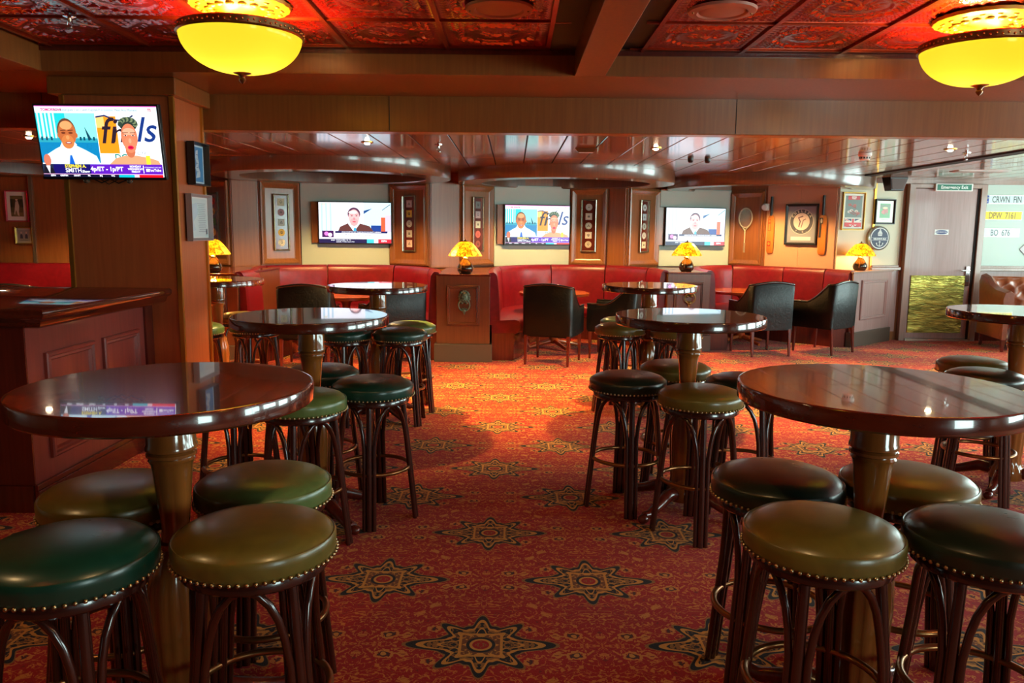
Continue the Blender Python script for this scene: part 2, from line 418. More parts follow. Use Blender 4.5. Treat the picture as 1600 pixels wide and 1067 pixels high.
class Print:
    """flat printed or lit picture: coloured shapes in thin layers, in the XZ plane facing -Y; units metres, origin at the middle"""
    def __init__(s, w, h, bgc, eps=.00022): s.v = []; s.f = []; s.c = []; s.k = 0; s.e = eps; s.w = w; s.h = h; s.rect(0, 0, w, h, bgc)
    def raw(s, vs, fs, c):
        o = len(s.v); s.v += [(x, -s.k*s.e, z) for x, z in vs]; s.f += [tuple(i+o for i in f) for f in fs]; s.c += [c]*len(fs); s.k += 1; return s
    def poly(s, pts, c): return s.raw(pts, [tuple(range(len(pts)))], c)
    def rect(s, cx, cz, w, h, c): return s.poly([(cx-w/2, cz-h/2), (cx+w/2, cz-h/2), (cx+w/2, cz+h/2), (cx-w/2, cz+h/2)], c)
    def ell(s, cx, cz, rx, rz, c, n=20, a0=0, a1=360): return s.poly([(cx+rx*math.cos(R(a0+(a1-a0)*i/n)), cz+rz*math.sin(R(a0+(a1-a0)*i/n))) for i in range(n+(0 if a1-a0 == 360 else 1))], c)
    def line(s, pts, w, c):
        vs = []; fs = []
        for i in range(len(pts)-1):
            a = Vector(pts[i]); b = Vector(pts[i+1]); d = (b-a).normalized()*w/2; n = Vector((-d.y, d.x)); o = len(vs)
            vs += [tuple(a-n-d*.6), tuple(b-n+d*.6), tuple(b+n+d*.6), tuple(a+n-d*.6)]; fs.append((o, o+1, o+2, o+3))
        return s.raw(vs, fs, c)
    def text(s, st, cx, cz, size, c, align='CENTER', shear=0, bold=0, sx=1):
        vs, fs = text_polys(st, size, align, shear, bold); return s.raw([(cx+x*sx, cz+y) for x, y in vs], fs, c)
    def arc_text(s, st, cx, cz, r, size, c, a0, a1, bold=0, inv=False):
        n = len(st)
        for i, ch in enumerate(st):
            if ch == ' ': continue
            a = R(a0+(a1-a0)*i/(max(n-1, 1))); rot = a-PI/2+(PI if inv else 0)
            vs, fs = text_polys(ch, size, 'CENTER', 0, bold); ca, sa = math.cos(rot), math.sin(rot)
            s.raw([(cx+r*math.cos(a)+x*ca-y*sa, cz+r*math.sin(a)+x*sa+y*ca) for x, y in vs], fs, c); s.k -= 1
        s.k += 1; return s
    def mesh(s, name, mat):
        me = bpy.data.meshes.new(name); me.from_pydata(s.v, [], s.f); me.materials.append(mat)
        at = me.color_attributes.new('Col', 'FLOAT_COLOR', 'CORNER'); i = 0
        for p, c in zip(me.polygons, s.c):
            cc = srgb(*c)
            for _ in range(p.loop_total): at.data[i].color = cc; i += 1
        # every shape faces the room
        b = bmesh.new(); b.from_mesh(me)
        for f in b.faces:
            f.normal_update()
            if f.normal.y > 0: f.normal_flip()
        b.to_mesh(me); b.free(); return me
    def build(s, name, mat, parent=None, loc=None, rz=0): return link(name, s.mesh(name, mat), parent, loc, rz)

# ------------------------------------------------------------------ room shell
floor = struct('floor', MB().bx(-8, 7.7, -3.2, 12.6, -.05, 0), M['carpet'])

# rear ceiling: planks hung under a dark deck
ceil = struct('ceiling', MB().bx(-8, 7.7, 5.9, 12.6, HR+.03, HR+.08), M['dark'])
edges = [-.51+.308*i for i in range(-24, 28)]
rows = [(6.0, 8.12), (8.14, 10.2), (10.22, 12.55)]
pl = {}
for x0, x1 in zip(edges, edges[1:]):
    if x0 > 7.6 or x1 < -8 or 4.38 < (x0+x1)/2 < 4.5: continue
    for k, (y0, y1) in enumerate(rows):
        if k not in pl: pl[k] = MB().bx(-.150, .150, -(y1-y0)/2, (y1-y0)/2, 0, .03).mesh('ceiling_plank', M['ceil_wood'], bevel=.004, seg=1)
        link('ceiling_plank', pl[k], ceil, ((x0+x1)/2, (y0+y1)/2, HR))
struct('trim_1', MB().bx(4.36, 4.50, 5.98, 12.5, HR-.012, HR+.02), M['dark'])

# step down beam in front of the rear ceiling
fas = struct('trim_2', MB().bx(-8, 7.7, 5.83, 5.97, 2.15, H1+.2), M['beam_wood'], bevel=.006)
for i, x in enumerate([-5.9, -3.4, -.9, 1.6, 4.1, 6.4]):
    MB().bx(x-.002, x+.002, 5.827, 5.835, 2.16, H1).build('panel_joint', M['dark'], fas)
struct('trim_3', MB().bx(-8, 7.7, 5.03, 5.9, H1, H1+.2), M['beam_wood'])
struct('trim_4', MB().bx(.37, .56, -3.1, 5.03, H1, H1+.25), M['beam_wood'], bevel=.004)
struct('trim_5', MB().bx(-8, -2.92, -3.1, 5.03, H1, H1+.25), M['beam_wood'], bevel=.004)
# cornice lip at the top of the front beam face
struct('trim_6', MB().bx(-2.92, .37, 5.015, 5.03, HT-.03, HT).bx(.56, 7.7, 5.015, 5.03, HT-.03, HT), M['dark_wood'])

# pressed tin ceiling tiles, real relief
def tin_mesh():
    N = 44; T = .606; vs = []; fs = []
    def ridge(d, w, h): return h*max(0, 1-abs(d)/w)**.7 if abs(d) < w else 0
    for i in range(N+1):
        for j in range(N+1):
            u = i/N-.5; v = j/N-.5; au, av = abs(u), abs(v); r_ = math.hypot(u, v); a = math.atan2(v, u)
            h = 0
            m = max(au, av)
            h += ridge(m-.465, .02, .010)
            oc = max(m, (au+av)/1.41)
            h += ridge(oc-.36, .028, .014) if oc < .42 else 0
            h += ridge(r_-.27, .02, .010)
            if r_ < .25: h += .012*(1-r_/.25)+.005*math.cos(12*a)*math.sin(min(1, r_/.2)*PI)
            if .28 < oc < .345: h += .004*math.cos(24*a)
            if oc > .39 and m < .445: h += .006*math.cos(u*90)*math.cos(v*90)+.006
            if r_ < .045: h += .008
            vs.append((u*T, v*T, -h))
    for i in range(N):
        for j in range(N):
            a = i*(N+1)+j; fs.append((a, a+1, a+N+2, a+N+1))
    b = MB().add(vs, fs); return b.mesh('tin_tile', M['tin'], smooth=60)
tin = tin_mesh()
tinc = struct('ceiling', MB().bx(-2.92, .37, -3.1, 5.03, HT+.012, HT+.05).bx(.56, 7.7, -3.1, 5.03, HT+.012, HT+.05), M['dark'])
xs = [-2.85+.61*i+.305 for i in range(5)] + [.78+.61*i+.305 for i in range(11)]
for x in xs:
    for k in range(9):
        link('tin_tile', tin, tinc, (x, 4.98-.61*k-.305, HT+.01))
sm = MB()
for x in [-2.85+.61*i for i in range(6)] + [.78+.61*i for i in range(12)]: sm.bx(x-.012, x+.012, -.6, 5.02, HT-.008, HT+.008)
for k in range(10): sm.bx(-2.9, .3, 4.98-.61*k-.006, 4.98-.61*k+.006, HT-.004, HT+.008).bx(.7, 7.6, 4.98-.61*k-.006, 4.98-.61*k+.006, HT-.004, HT+.008)
o = sm.build('seam_strip', M['tin_seam'], tinc); o['kind'] = 'stuff'
MB().bx(.19, .37, -3, 5.03, HT-.002, HT+.02).build('edge_board', M['dark'], tinc)
MB().bx(.56, .60, -3, 5.03, HT-.02, HT+.02).build('edge_board', M['tin_seam'], tinc)

# outer walls
wf = MB(); q_ = [-8, 3.8, 6.0, 7.7]
for i in (0, 2): wf.bx(q_[i], q_[i+1], -3.2, -3.1, 0, 2.7)
for a, b in WINF: wf.bx(a, b, -3.2, -3.1, 0, WZ[0]).bx(a, b, -3.2, -3.1, WZ[1], 2.7)
struct('wall_front', wf, M['dark_wood'])
for i, (a, b) in enumerate(WINF):
    struct('window_%d' % (i+5), MB().bx(a, a+.05, -3.2, -3.08, *WZ).bx(b-.05, b, -3.2, -3.08, *WZ).bx(a, b, -3.2, -3.08, WZ[0], WZ[0]+.05).bx(a, b, -3.2, -3.08, WZ[1]-.05, WZ[1]), M['trim_wood'])
struct('wall_left', MB().bx(-8.1, -8, -3.2, 12.6, 0, 2.7), M['wall_wood'])
wr = MB(); ys = [-3.2]
for a, b in WIN: ys += [a, b]
ys.append(12.6)
for i in range(0, len(ys), 2): wr.bx(7.7, 7.8, ys[i], ys[i+1], 0, 2.7)
for a, b in WIN: wr.bx(7.7, 7.8, a, b, 0, WZ[0]).bx(7.7, 7.8, a, b, WZ[1], 2.7)
struct('wall_right', wr, M['wall_wood'])
for i, (a, b) in enumerate(WIN):
    w = MB().bx(7.68, 7.8, a, a+.05, *WZ).bx(7.68, 7.8, b-.05, b, *WZ).bx(7.68, 7.8, a, b, WZ[0], WZ[0]+.05).bx(7.68, 7.8, a, b, WZ[1]-.05, WZ[1]).bx(7.7, 7.78, (a+b)/2-.02, (a+b)/2+.02, *WZ)
    struct('window_%d' % (i+1), w, M['trim_wood'])

# rear wall, a run of concave bays
WALL = [(-8, 9.9), (-7.2, 10.05), (-5.05, 10.22), (-4.0, 10.25), (-3.55, 10.0), (-3.27, 10.17), (-2.83, 10.55), (-1.66, 10.70), (-1.08, 10.35), (-.71, 10.45),
        (-.28, 10.95), (.80, 11.28), (1.34, 11.15), (1.56, 10.95), (2.10, 11.5), (3.22, 11.8), (3.62, 11.4), (4.33, 10.63), (4.86, 10.75), (5.30, 10.85), (7.7, 10.85)]
wb = MB()
out = [(x, y+.12) for x, y in WALL]
for i in range(len(WALL)-1):
    a, b, c_, d = WALL[i], WALL[i+1], out[i+1], out[i]
    wb.prism([a, b, c_, d], 0, HR+.03)
wall = struct('wall_back', wb, M['wall_wood'])
def seg(i):
    a, b = Vector(WALL[i]), Vector(WALL[i+1]); d = b-a
    return a, d.length, math.atan2(d.y, d.x)
def on_wall(i, t_, z, off=0):
    a, L, r_ = seg(i); return (a.x+math.cos(r_)*L*t_+math.sin(r_)*off, a.y+math.sin(r_)*L*t_-math.cos(r_)*off, z), r_
PZ0, PZ1 = .96, 2.07
def face_panel(i, mat, name='wall_panel', m0=.012, th=.014, z0=PZ0, z1=PZ1):
    a, L, r_ = seg(i); loc, r_ = on_wall(i, .5, 0)
    return MB().bx(-L/2+m0, L/2-m0, -th, .002, z0, z1).build(name, mat, wall, bevel=.003, seg=1, loc=loc, rz=r_)
def moulded(i, mat):
    a, L, r_ = seg(i); loc, r_ = on_wall(i, .5, 0); face_panel(i, mat)
    b = MB(); b.frame(L-.05, PZ1-PZ0-.06, .075, -.012, -.05, 0, (PZ0+PZ1)/2, prof=[(0, -.012), (0, -.045), (.02, -.05), (.055, -.026), (.06, -.02), (.075, -.014)])
    b.build('panel_moulding', mat, wall, loc=loc, rz=r_)
for i in (1, 2, 3, 4, 8, 12): face_panel(i, M['wall_wood'])
for i in (5, 7, 9, 11, 13, 15): moulded(i, M['wall_wood'])
moulded(3, M['wall_wood'])
for i in (6, 10, 14): face_panel(i, M['white_panel'], th=.03)
for i, ts in ((16, (0.02, .5, .99)),):
    a, L, r_ = seg(i)
    for u, v in zip(ts, ts[1:]):
        loc, r_ = on_wall(i, (u+v)/2, 0); w = L*(v-u)/2-.002
        MB().bx(-w, w, -.012, 0, PZ0, PZ1+.05).build('wall_panel', M['pink_wall'], wall, loc=loc, rz=r_)
for i, n_ in ((17, 1), (18, 1)): face_panel(i, M['cream_panel'], z1=HR, z0=.9)
loc, r_ = on_wall(17, .995, 0); MB().bx(-.015, .015, -.03, 0, .9, HR).build('corner_trim', M['gold_trim'], wall, loc=loc, rz=r_)
# left far wall: pale trims between the wood panels
for x in (-6.12, -5.30):
    t_ = (x+7.2)/(7.2-5.05); loc, r_ = on_wall(1, t_, 0); MB().bx(-.02, .02, -.04, 0, .96, HR-.05).build('corner_trim', M['silver_frame'], wall, loc=loc, rz=r_)
# wall beside and beyond the door
MB().bx(6.40, 7.69, 10.835, 10.85, 1.04, 2.13).build('wall_panel', M['white_panel'], wall)
MB().bx(6.37, 7.69, 10.79, 10.85, .97, 1.01).bx(6.38, 7.69, 10.81, 10.85, 1.01, 1.035).build('dado_rail', M['trim_wood'], wall, bevel=.006)
MB().bx(6.40, 7.69, 10.84, 10.85, .12, .96).build('wall_panel', M['door_wood'], wall)
loc, r_ = on_wall(18, .5, 0)
MB().bx(-.24, .22, -.07, 0, .97, 1.01).bx(-.22, .2, -.05, 0, 1.01, 1.035).build('dado_rail', M['trim_wood'], wall, bevel=.006, loc=loc, rz=r_)
MB().bx(-.22, .22, -.02, 0, .12, .96).build('wall_panel', M['door_wood'], wall, loc=loc, rz=r_)
struct('baseboard_right', MB().bx(6.38, 7.69, 10.82, 10.85, 0, .12), M['dark_wood'])
struct('trim_7', MB().bx(5.28, 7.69, 10.78, 10.85, 2.13, HR).bx(4.4, 5.3, 10.66, 10.72, 2.13, HR), M['trim_wood'])

# door
dr = struct('door_1', MB().bx(5.42, 6.28, 10.80, 10.845, .03, 2.07), M['door_wood'], bevel=.004)
MB().bx(5.34, 5.42, 10.76, 10.85, 0, 2.13).bx(6.31, 6.39, 10.76, 10.85, 0, 2.13).bx(5.42, 6.31, 10.76, 10.85, 2.075, 2.13).build('door_frame', M['trim_wood'], dr, bevel=.006)
MB().bx(6.28, 6.31, 10.79, 10.845, .02, 2.075).build('door_gap', M['dark'], dr)
MB().bx(5.46, 6.20, 10.785, 10.80, .11, .90).build('kick_plate', M['kick_brass'], dr, bevel=.002, seg=1)
MB().bx(5.42, 6.31, 10.74, 10.85, 0, .03).build('threshold', M['silver_frame'], dr)
MB().bx(6.20, 6.255, 10.78, 10.80, .76, 1.03).build('handle_plate', M['chrome'], dr, bevel=.003)
MB().tube([(6.228, 10.78, .975), (6.228, 10.73, .975), (6.20, 10.725, .975), (6.10, 10.725, .975)], .009, 8).build('door_handle', M['chrome'], dr, smooth=50)
MB().lathe([(.0, .0), (.012, 0), (.012, .01), (0, .01)], 12, (6.228, 10.78, .83), ax='Y').build('key_cylinder', M['black'], dr)
p = Print(.19, .07, (225, 228, 225)); p.k = 1
p.ell(0, 0, .085, .028, (30, 50, 110)); p.text('EMERGENCY EXIT', 0, 0, .02, (235, 238, 240), bold=.0004)
p.build('door_label', M['print'], dr, (5.83, 10.795, 1.49))

# exit sign
e = thing('exit_sign', 'green and white Emergency Exit sign above the grey door', 'sign', (5.915, 10.76, 2.085))
MB().bx(-.25, .25, -.035, -.0, -.05, .05).build('sign_box', M['white_plastic'], e, bevel=.004)
p = Print(.46, .075, (8, 110, 84)); p.text('Emergency Exit', 0, 0, .058, (235, 245, 240), bold=.001); p.build('sign_face', M['exit'], e, (0, -.037, 0))

# ring soffits above the booths
def ring(x, y, n):
    k = struct('trim_%d' % n, MB().lathe([(1.36, HR+.01), (1.36, 2.05), (1.352, 2.04), (1.07, 2.04), (1.06, 2.05), (1.06, HR+.01)], 96), M['ring_wood'], smooth=40, loc=(x, y, 0))
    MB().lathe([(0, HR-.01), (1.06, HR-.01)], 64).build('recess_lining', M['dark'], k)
    return k
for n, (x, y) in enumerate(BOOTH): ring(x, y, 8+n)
# flat soffit strip where rings meet the wall
cap = MB().lathe([(0, 0), (.045, 0), (.05, -.006), (.034, -.012), (.03, .0)], 20)
def downlight(x, y, z, label, n=''):
    d = thing('downlight', label, 'light', (x, y, z))
    MB().lathe([(.052, 0), (.052, -.006), (.038, -.010), (.034, -.002)], 24).build('trim_ring', M['brass'], d, smooth=40)
    MB().lathe([(0, -.022), (.018, -.018), (.026, -.006), (.026, -.001)], 16).build('bulb', M['down_bulb'], d, smooth=60)
downlight(-1.24, 6.8, HR, 'small bright recessed downlight in plank ceiling above left aisle of high tables')
downlight(1.24, 7.03, HR, 'small bright recessed downlight in plank ceiling above right aisle of high tables')
downlight(3.74, 6.9, HR, 'small bright recessed downlight at the right of the plank ceiling, near the door')
downlight(-3.98, 6.61, HR, 'small recessed downlight left of the television pillar')
for (x, y), w in zip(BLITE, ('left', 'middle', 'right', 'far left')):
    downlight(x, y, HR-.011, 'recessed spotlight inside the %s round ceiling ring' % w)

# ------------------------------------------------------------------ pillar with television, counter
pil = MB().bx(-2.93, -2.22, 5.25, 5.72, 0, H1)
pillar = struct('trim_12', pil, M['pillar_wood'])
MB().bx(-2.99, -2.17, 5.19, 5.78, 2.29, H1).build('capital', M['beam_wood'], pillar, bevel=.006)
for x, y in ((-2.93, 5.25), (-2.22, 5.25), (-2.22, 5.72)):
    MB().bx(x-.014, x+.014, y-.014, y+.014, 0, 2.29).build('corner_trim', M['gold_trim'], pillar)

CT = 1.05
ctr = thing('counter', 'reddish mahogany bar counter with panelled side, butting against the television pillar', 'counter', (0, 0, 0))
MB().bx(-6, -2.43, 3.87, 5.245, 0, CT-.09).build('body', M['counter_wood'], ctr)
# top with an ogee edge
prof = [(0, 0), (.0, -.035), (-.012, -.05), (-.03, -.058), (-.04, -.085), (-.06, -.10), (-.10, -.10)]
b = MB(); vs = []
corners = [(-6, 3.79), (-2.28, 3.79), (-2.28, 5.245), (-6, 5.245)]
vs = []; 
for d, z in [(-.012, 0)]+[(0, -.012)]+prof[1:]:
    vs += [(-6, 3.79-d, CT+z), (-2.28+d, 3.79-d, CT+z), (-2.28+d, 5.245, CT+z)]
fs = []
n_ = len(vs)//3
for i in range(n_-1):
    a = i*3; fs += [(a, a+1, a+4, a+3), (a+1, a+2, a+5, a+4)]
b.add(vs, fs); b.add([(-6, 3.802, CT), (-2.292, 3.802, CT), (-2.292, 5.245, CT), (-6, 5.245, CT)], [(0, 1, 2, 3)])
b.build('counter_top', M['counter_top'], ctr, smooth=50)
# side panels with raised mouldings, facing right (+X)
def side_frame(y0, y1, z0, z1, name='panel_moulding'):
    m = MB(); m.frame(y1-y0, z1-z0, .05, -.001, -.022, 0, 0, prof=[(0, 0), (0, -.016), (.008, -.022), (.02, -.022), (.028, -.012), (.04, -.014), (.05, 0)])
    return m.build(name, M['counter_wood'], ctr, loc=(-2.43, (y0+y1)/2, (z0+z1)/2), rz=PI/2)
side_frame(4.02, 4.50, .24, .80); side_frame(4.60, 5.05, .24, .80)
MB().bx(-2.43, -2.405, 3.86, 5.245, 0, .11).bx(-2.43, -2.41, 3.86, 5.245, .11, .14).build('plinth', M['dark_wood'], ctr, bevel=.004)
MB().bx(-2.435, -2.415, 5.05+.09, 5.245, .14, CT-.1).build('end_board', M['dark_wood'], ctr)
MB().bx(-6, -2.43, 3.845, 3.87, 0, .14).bx(-6, -2.425, 3.86, 3.872, .14, CT-.1).build('front_panel', M['dark_wood'], ctr)
m = MB()
m.frame(1.0, .56, .05, 0, -.022, -3.1, .52, prof=[(0, 0), (0, -.016), (.008, -.022), (.02, -.022), (.028, -.012), (.04, -.014), (.05, 0)])
m.build('panel_moulding', M['dark_wood'], ctr, loc=(0, 3.86, 0))

# ------------------------------------------------------------------ televisions
SKIN1, SKIN2 = (178, 96, 52), (206, 118, 84)
def program_a(W, Hh):
    p = Print(W, Hh, (240, 244, 250), .00011); X_ = lambda u: (u-.5)*W; Z_ = lambda v: (.5-v)*Hh
    def rc(u0, u1, v0, v1, c): p.rect(X_((u0+u1)/2), Z_((v0+v1)/2), (u1-u0)*W, (v1-v0)*Hh, c)
    def el(u, v, a, b_, c, **k): p.ell(X_(u), Z_(v), a*W, b_*Hh, c, **k)
    rc(0, 1, 0, .10, (214, 236, 244)); rc(0, 1, 0, .012, (230, 90, 190))
    p.text('TOMORROW', X_(.135), Z_(.055), .05*Hh/.46*.46*1.0, (220, 20, 120), bold=.0008)
    p.text('Sam Boyce goes 1-on-1 with Capitals F in London, Meet Any Moment', X_(.5), Z_(.055), .034*Hh*1.25, (40, 60, 80))
    p.text('TS', X_(.94), Z_(.055), .05*Hh, (200, 20, 60), bold=.0008)
    rc(0, .49, .10, .80, (30, 190, 196)); rc(.24, .49, .10, .45, (130, 226, 222)); rc(0, .49, .50, .80, (12, 120, 170))
    for k, u in enumerate((.01, .04, .075, .105, .14)): rc(u, u+.014+.006*(k % 2), .10, .46, (196, 240, 240))
    rc(0, .49, .45, .51, (40, 150, 170))
    for u in (.02, .06, .1, .34, .37, .41, .45): rc(u, u+.016, .43, .48, (10, 70, 90))
    p.poly([(X_(.39), Z_(.28)), (X_(.44), Z_(.47)), (X_(.41), Z_(.47))], (14, 60, 80))
    # man in shirt and tie
    p.poly([(X_(u), Z_(v)) for u, v in ((.02, .82), (.05, .68), (.13, .60), (.19, .55), (.30, .55), (.38, .62), (.46, .70), (.485, .82))], (206, 236, 248))
    p.poly([(X_(u), Z_(v)) for u, v in ((.17, .56), (.24, .70), (.31, .54), (.29, .50), (.19, .50))], (236, 246, 252))
    p.poly([(X_(u), Z_(v)) for u, v in ((.225, .82), (.24, .69), (.255, .69), (.272, .82))], (20, 90, 190))
    el(.24, .36, .078, .19, (90, 60, 44)); el(.243, .38, .074, .18, SKIN1); el(.24, .50, .052, .10, (196, 116, 62))
    el(.172, .41, .012, .035, SKIN1); el(.316, .41, .012, .035, SKIN1)
    el(.24, .27, .05, .06, (222, 150, 96))
    for u in (.212, .272): el(u, .375, .018, .016, (110, 52, 30)); p.line([(X_(u-.02), Z_(.34)), (X_(u+.02), Z_(.335))], .006*W, (80, 40, 26))
    el(.243, .44, .014, .03, (214, 140, 84)); el(.245, .515, .026, .018, (150, 60, 60)); el(.245, .512, .018, .006, (236, 220, 214))
    # lettering backdrop
    rc(.49, 1, .10, .80, (238, 240, 246)); rc(.495, .66, .14, .66, (236, 140, 26)); rc(.495, .56, .14, .30, (250, 190, 110))
    p.line([(X_(.50), Z_(.15)), (X_(.57), Z_(.13)), (X_(.65), Z_(.19)), (X_(.74), Z_(.20)), (X_(.80), Z_(.13))], .012*W, (24, 40, 90))
    p.text('fi', X_(.575), Z_(.36), .52*Hh, (40, 28, 40), shear=.25, bold=.001)
    p.text('n', X_(.655), Z_(.38), .40*Hh, (40, 28, 40), shear=.25, bold=.001)
    p.text('ls', X_(.885), Z_(.34), .50*Hh, (20, 50, 120), shear=.3, bold=.001)
    p.text('DC', X_(.665), Z_(.72), .13*Hh, (10, 130, 120), bold=.001); p.text('CITY', X_(.84), Z_(.66), .06*Hh, (90, 110, 130))
    # woman with short curly hair
    p.poly([(X_(u), Z_(v)) for u, v in ((.56, .82), (.62, .73), (.70, .69), (.80, .69), (.90, .72), (.97, .76), (.99, .82))], (222, 150, 110))
    rc(.87, .905, .69, .82, (250, 216, 50)); el(.75, .62, .04, .10, (190, 104, 70))
    el(.755, .25, .075, .10, (40, 50, 44))
    for k in range(12):
        a = R(180*k/11); el(.755+.062*math.cos(a), .25-.07*math.sin(a), .02, .035, (44, 62, 52) if k % 2 else (110, 124, 90))
    el(.755, .43, .068, .19, SKIN2); el(.755, .54, .05, .11, (212, 124, 88)); el(.755, .35, .05, .05, (232, 160, 128))
    for u in (.725, .787): el(u, .405, .014, .008, (226, 200, 190)); el(u, .405, .007, .009, (60, 30, 24)); p.line([(X_(u-.022), Z_(.37)), (X_(u+.022), Z_(.365))], .005*W, (60, 30, 20))
    el(.757, .48, .012, .035, (226, 150, 116)); el(.757, .575, .025, .028, (222, 20, 70)); el(.757, .572, .016, .008, (150, 6, 40))
    # lower third
    rc(0, 1, .815, .955, (88, 26, 176)); rc(0, .40, .815, .955, (22, 16, 96)); rc(.0, .09, .815, .955, (30, 40, 60))
    el(.05, .76, .03, .085, (196, 110, 84)); p.poly([(X_(u), Z_(v)) for u, v in ((.0, .955), (.02, .84), (.05, .84), (.085, .88), (.10, .955))], (24, 22, 34))
    p.poly([(X_(u), Z_(v)) for u, v in ((.03, .84), (.055, .955), (.065, .84))], (230, 232, 240))
    p.text('STEPHEN A.', X_(.275), Z_(.846), .060*Hh, (250, 226, 40), bold=.0008)
    p.text('SMITH', X_(.255), Z_(.908), .085*Hh, (240, 244, 252), bold=.0006); p.text('Show', X_(.355), Z_(.922), .05*Hh, (240, 244, 252), shear=.3, bold=.0006)
    p.text('4p/ET - 1p/PT', X_(.535), Z_(.885), .085*Hh, (250, 250, 255), bold=.001)
    for v, s_ in ((.845, 'MONDAY'), (.882, 'WEDNESDAY'), (.92, 'FRIDAY')): p.text(s_, X_(.775), Z_(v), .038*Hh, (240, 240, 250), bold=.0006)
    rc(.838, .844, .83, .94, (240, 240, 250)); p.text('STREAMING LIVE ON', X_(.92), Z_(.858), .026*Hh, (230, 220, 250)); rc(.862, .89, .878, .918, (245, 245, 250)); p.text('YouTube', X_(.934), Z_(.898), .05*Hh, (245, 245, 250), bold=.0006)
    rc(0, 1, .955, .965, (240, 170, 220)); rc(0, 1, .962, 1, (16, 18, 44)); rc(.63, .78, .962, 1, (10, 176, 190)); rc(.76, .84, .962, 1, (240, 190, 196)); rc(.80, 1, .962, 1, (226, 14, 30))
    for u, s_ in ((.08, 'ESPN'), (.17, 'GRIFFIN'), (.28, 'DRAFT'), (.38, 'FA'), (.48, 'INJ'), (.58, 'WC')): p.text(s_, X_(u), Z_(.981), .032*Hh, (240, 244, 252), bold=.0005)
    return p
def program_b(W, Hh):
    p = Print(W, Hh, (236, 238, 250), .00011); X_ = lambda u: (u-.5)*W; Z_ = lambda v: (.5-v)*Hh
    def rc(u0, u1, v0, v1, c): p.rect(X_((u0+u1)/2), Z_((v0+v1)/2), (u1-u0)*W, (v1-v0)*Hh, c)
    def el(u, v, a, b_, c, **k): p.ell(X_(u), Z_(v), a*W, b_*Hh, c, **k)
    for u in (.03, .09, .15): rc(u, u+.025, .02, .72, (176, 206, 226))
    p.text('LIVE', X_(.06), Z_(.05), .05*Hh, (200, 180, 60), bold=.0006)
    rc(.62, 1, 0, .72, (196, 232, 246)); p.poly([(X_(.62), Z_(.2)), (X_(.74), Z_(.14)), (X_(.62), Z_(.28))], (30, 70, 130))
    p.line([(X_(.88), Z_(.18)), (X_(1.0)-.01, Z_(.04))], .008*W, (20, 40, 70)); rc(.72, .88, .56, .72, (16, 60, 140)); rc(.86, .92, .36, .72, (226, 92, 60)); rc(.92, 1, .30, .72, (206, 190, 214))
    p.poly([(X_(u), Z_(v)) for u, v in ((.26, .72), (.29, .60), (.40, .51), (.56, .51), (.70, .58), (.76, .72))], (92, 50, 50))
    p.poly([(X_(u), Z_(v)) for u, v in ((.40, .52), (.48, .72), (.57, .51), (.55, .48), (.42, .48))], (226, 238, 250)); p.poly([(X_(.47), Z_(.72)), (X_(.485), Z_(.62)), (X_(.51), Z_(.62)), (X_(.52), Z_(.72))], (60, 160, 200))
    el(.485, .28, .088, .16, (84, 52, 78)); el(.485, .36, .076, .19, (246, 176, 176)); el(.485, .48, .055, .10, (240, 160, 160)); el(.47, .24, .06, .04, (250, 210, 206))
    for u in (.455, .52): el(u, .325, .014, .012, (110, 50, 70)); p.line([(X_(u-.02), Z_(.295)), (X_(u+.02), Z_(.292))], .005*W, (84, 46, 60))
    el(.487, .40, .012, .035, (232, 130, 140)); el(.487, .475, .025, .012, (206, 50, 80))
    rc(0, 1, .72, .90, (244, 244, 252)); rc(.04, .20, .70, .86, (60, 16, 80)); el(.10, .77, .03, .05, (236, 120, 200)); el(.15, .80, .03, .05, (240, 200, 230))
    rc(.22, .95, .705, .755, (20, 24, 84)); p.text('ADAM SCHEFTER: NFL TEAMS BRACE FOR DRAFT WEEKEND', X_(.585), Z_(.73), .036*Hh, (240, 242, 250), bold=.0005)
    p.text('ESPN SENIOR NFL INSIDER  -  LIVE VIA SATELLITE', X_(.55), Z_(.80), .032*Hh, (60, 60, 90), bold=.0004)
    rc(0, 1, .90, 1, (20, 22, 70)); rc(.66, .82, .90, 1, (60, 190, 196)); rc(.78, 1, .90, 1, (230, 40, 60)); rc(.76, .82, .90, 1, (236, 200, 210))
    p.text('GOLF  THE PLAYERS  R1  T1', X_(.30), Z_(.93), .04*Hh, (235, 240, 250), bold=.0005); p.text('LEADER -7 THRU 12 AT 17TH', X_(.36), Z_(.972), .034*Hh, (235, 240, 250), bold=.0005); p.text('ESPN', X_(.9), Z_(.95), .06*Hh, (250, 240, 244), bold=.001)
    return p
def tv(loc, rz, W, prog, label, board=True, tilt=0, group=None):
    Hh = W*.565; o = thing('television', label, 'television', loc, rz, group)
    if tilt: o.rotation_euler = (tilt, 0, rz)
    MB().bx(-W/2-.012, W/2+.012, -.045, -.006, -Hh/2-.016, Hh/2+.012).build('casing', M['black'], o, bevel=.004)
    q_ = prog(W, Hh).build('screen', M['screen'], o, (0, -.047, 0))
    MB().bx(-W/2-.013, W/2+.013, -.0475, -.040, -Hh/2-.017, -Hh/2+.001).build('lower_bezel', M['black'], o)
    if board: MB().bx(-W/2-.10, W/2-.04, -.006, .03, -Hh/2, Hh/2+.005).build('backing_board', M['wall_wood'], o)
    return o
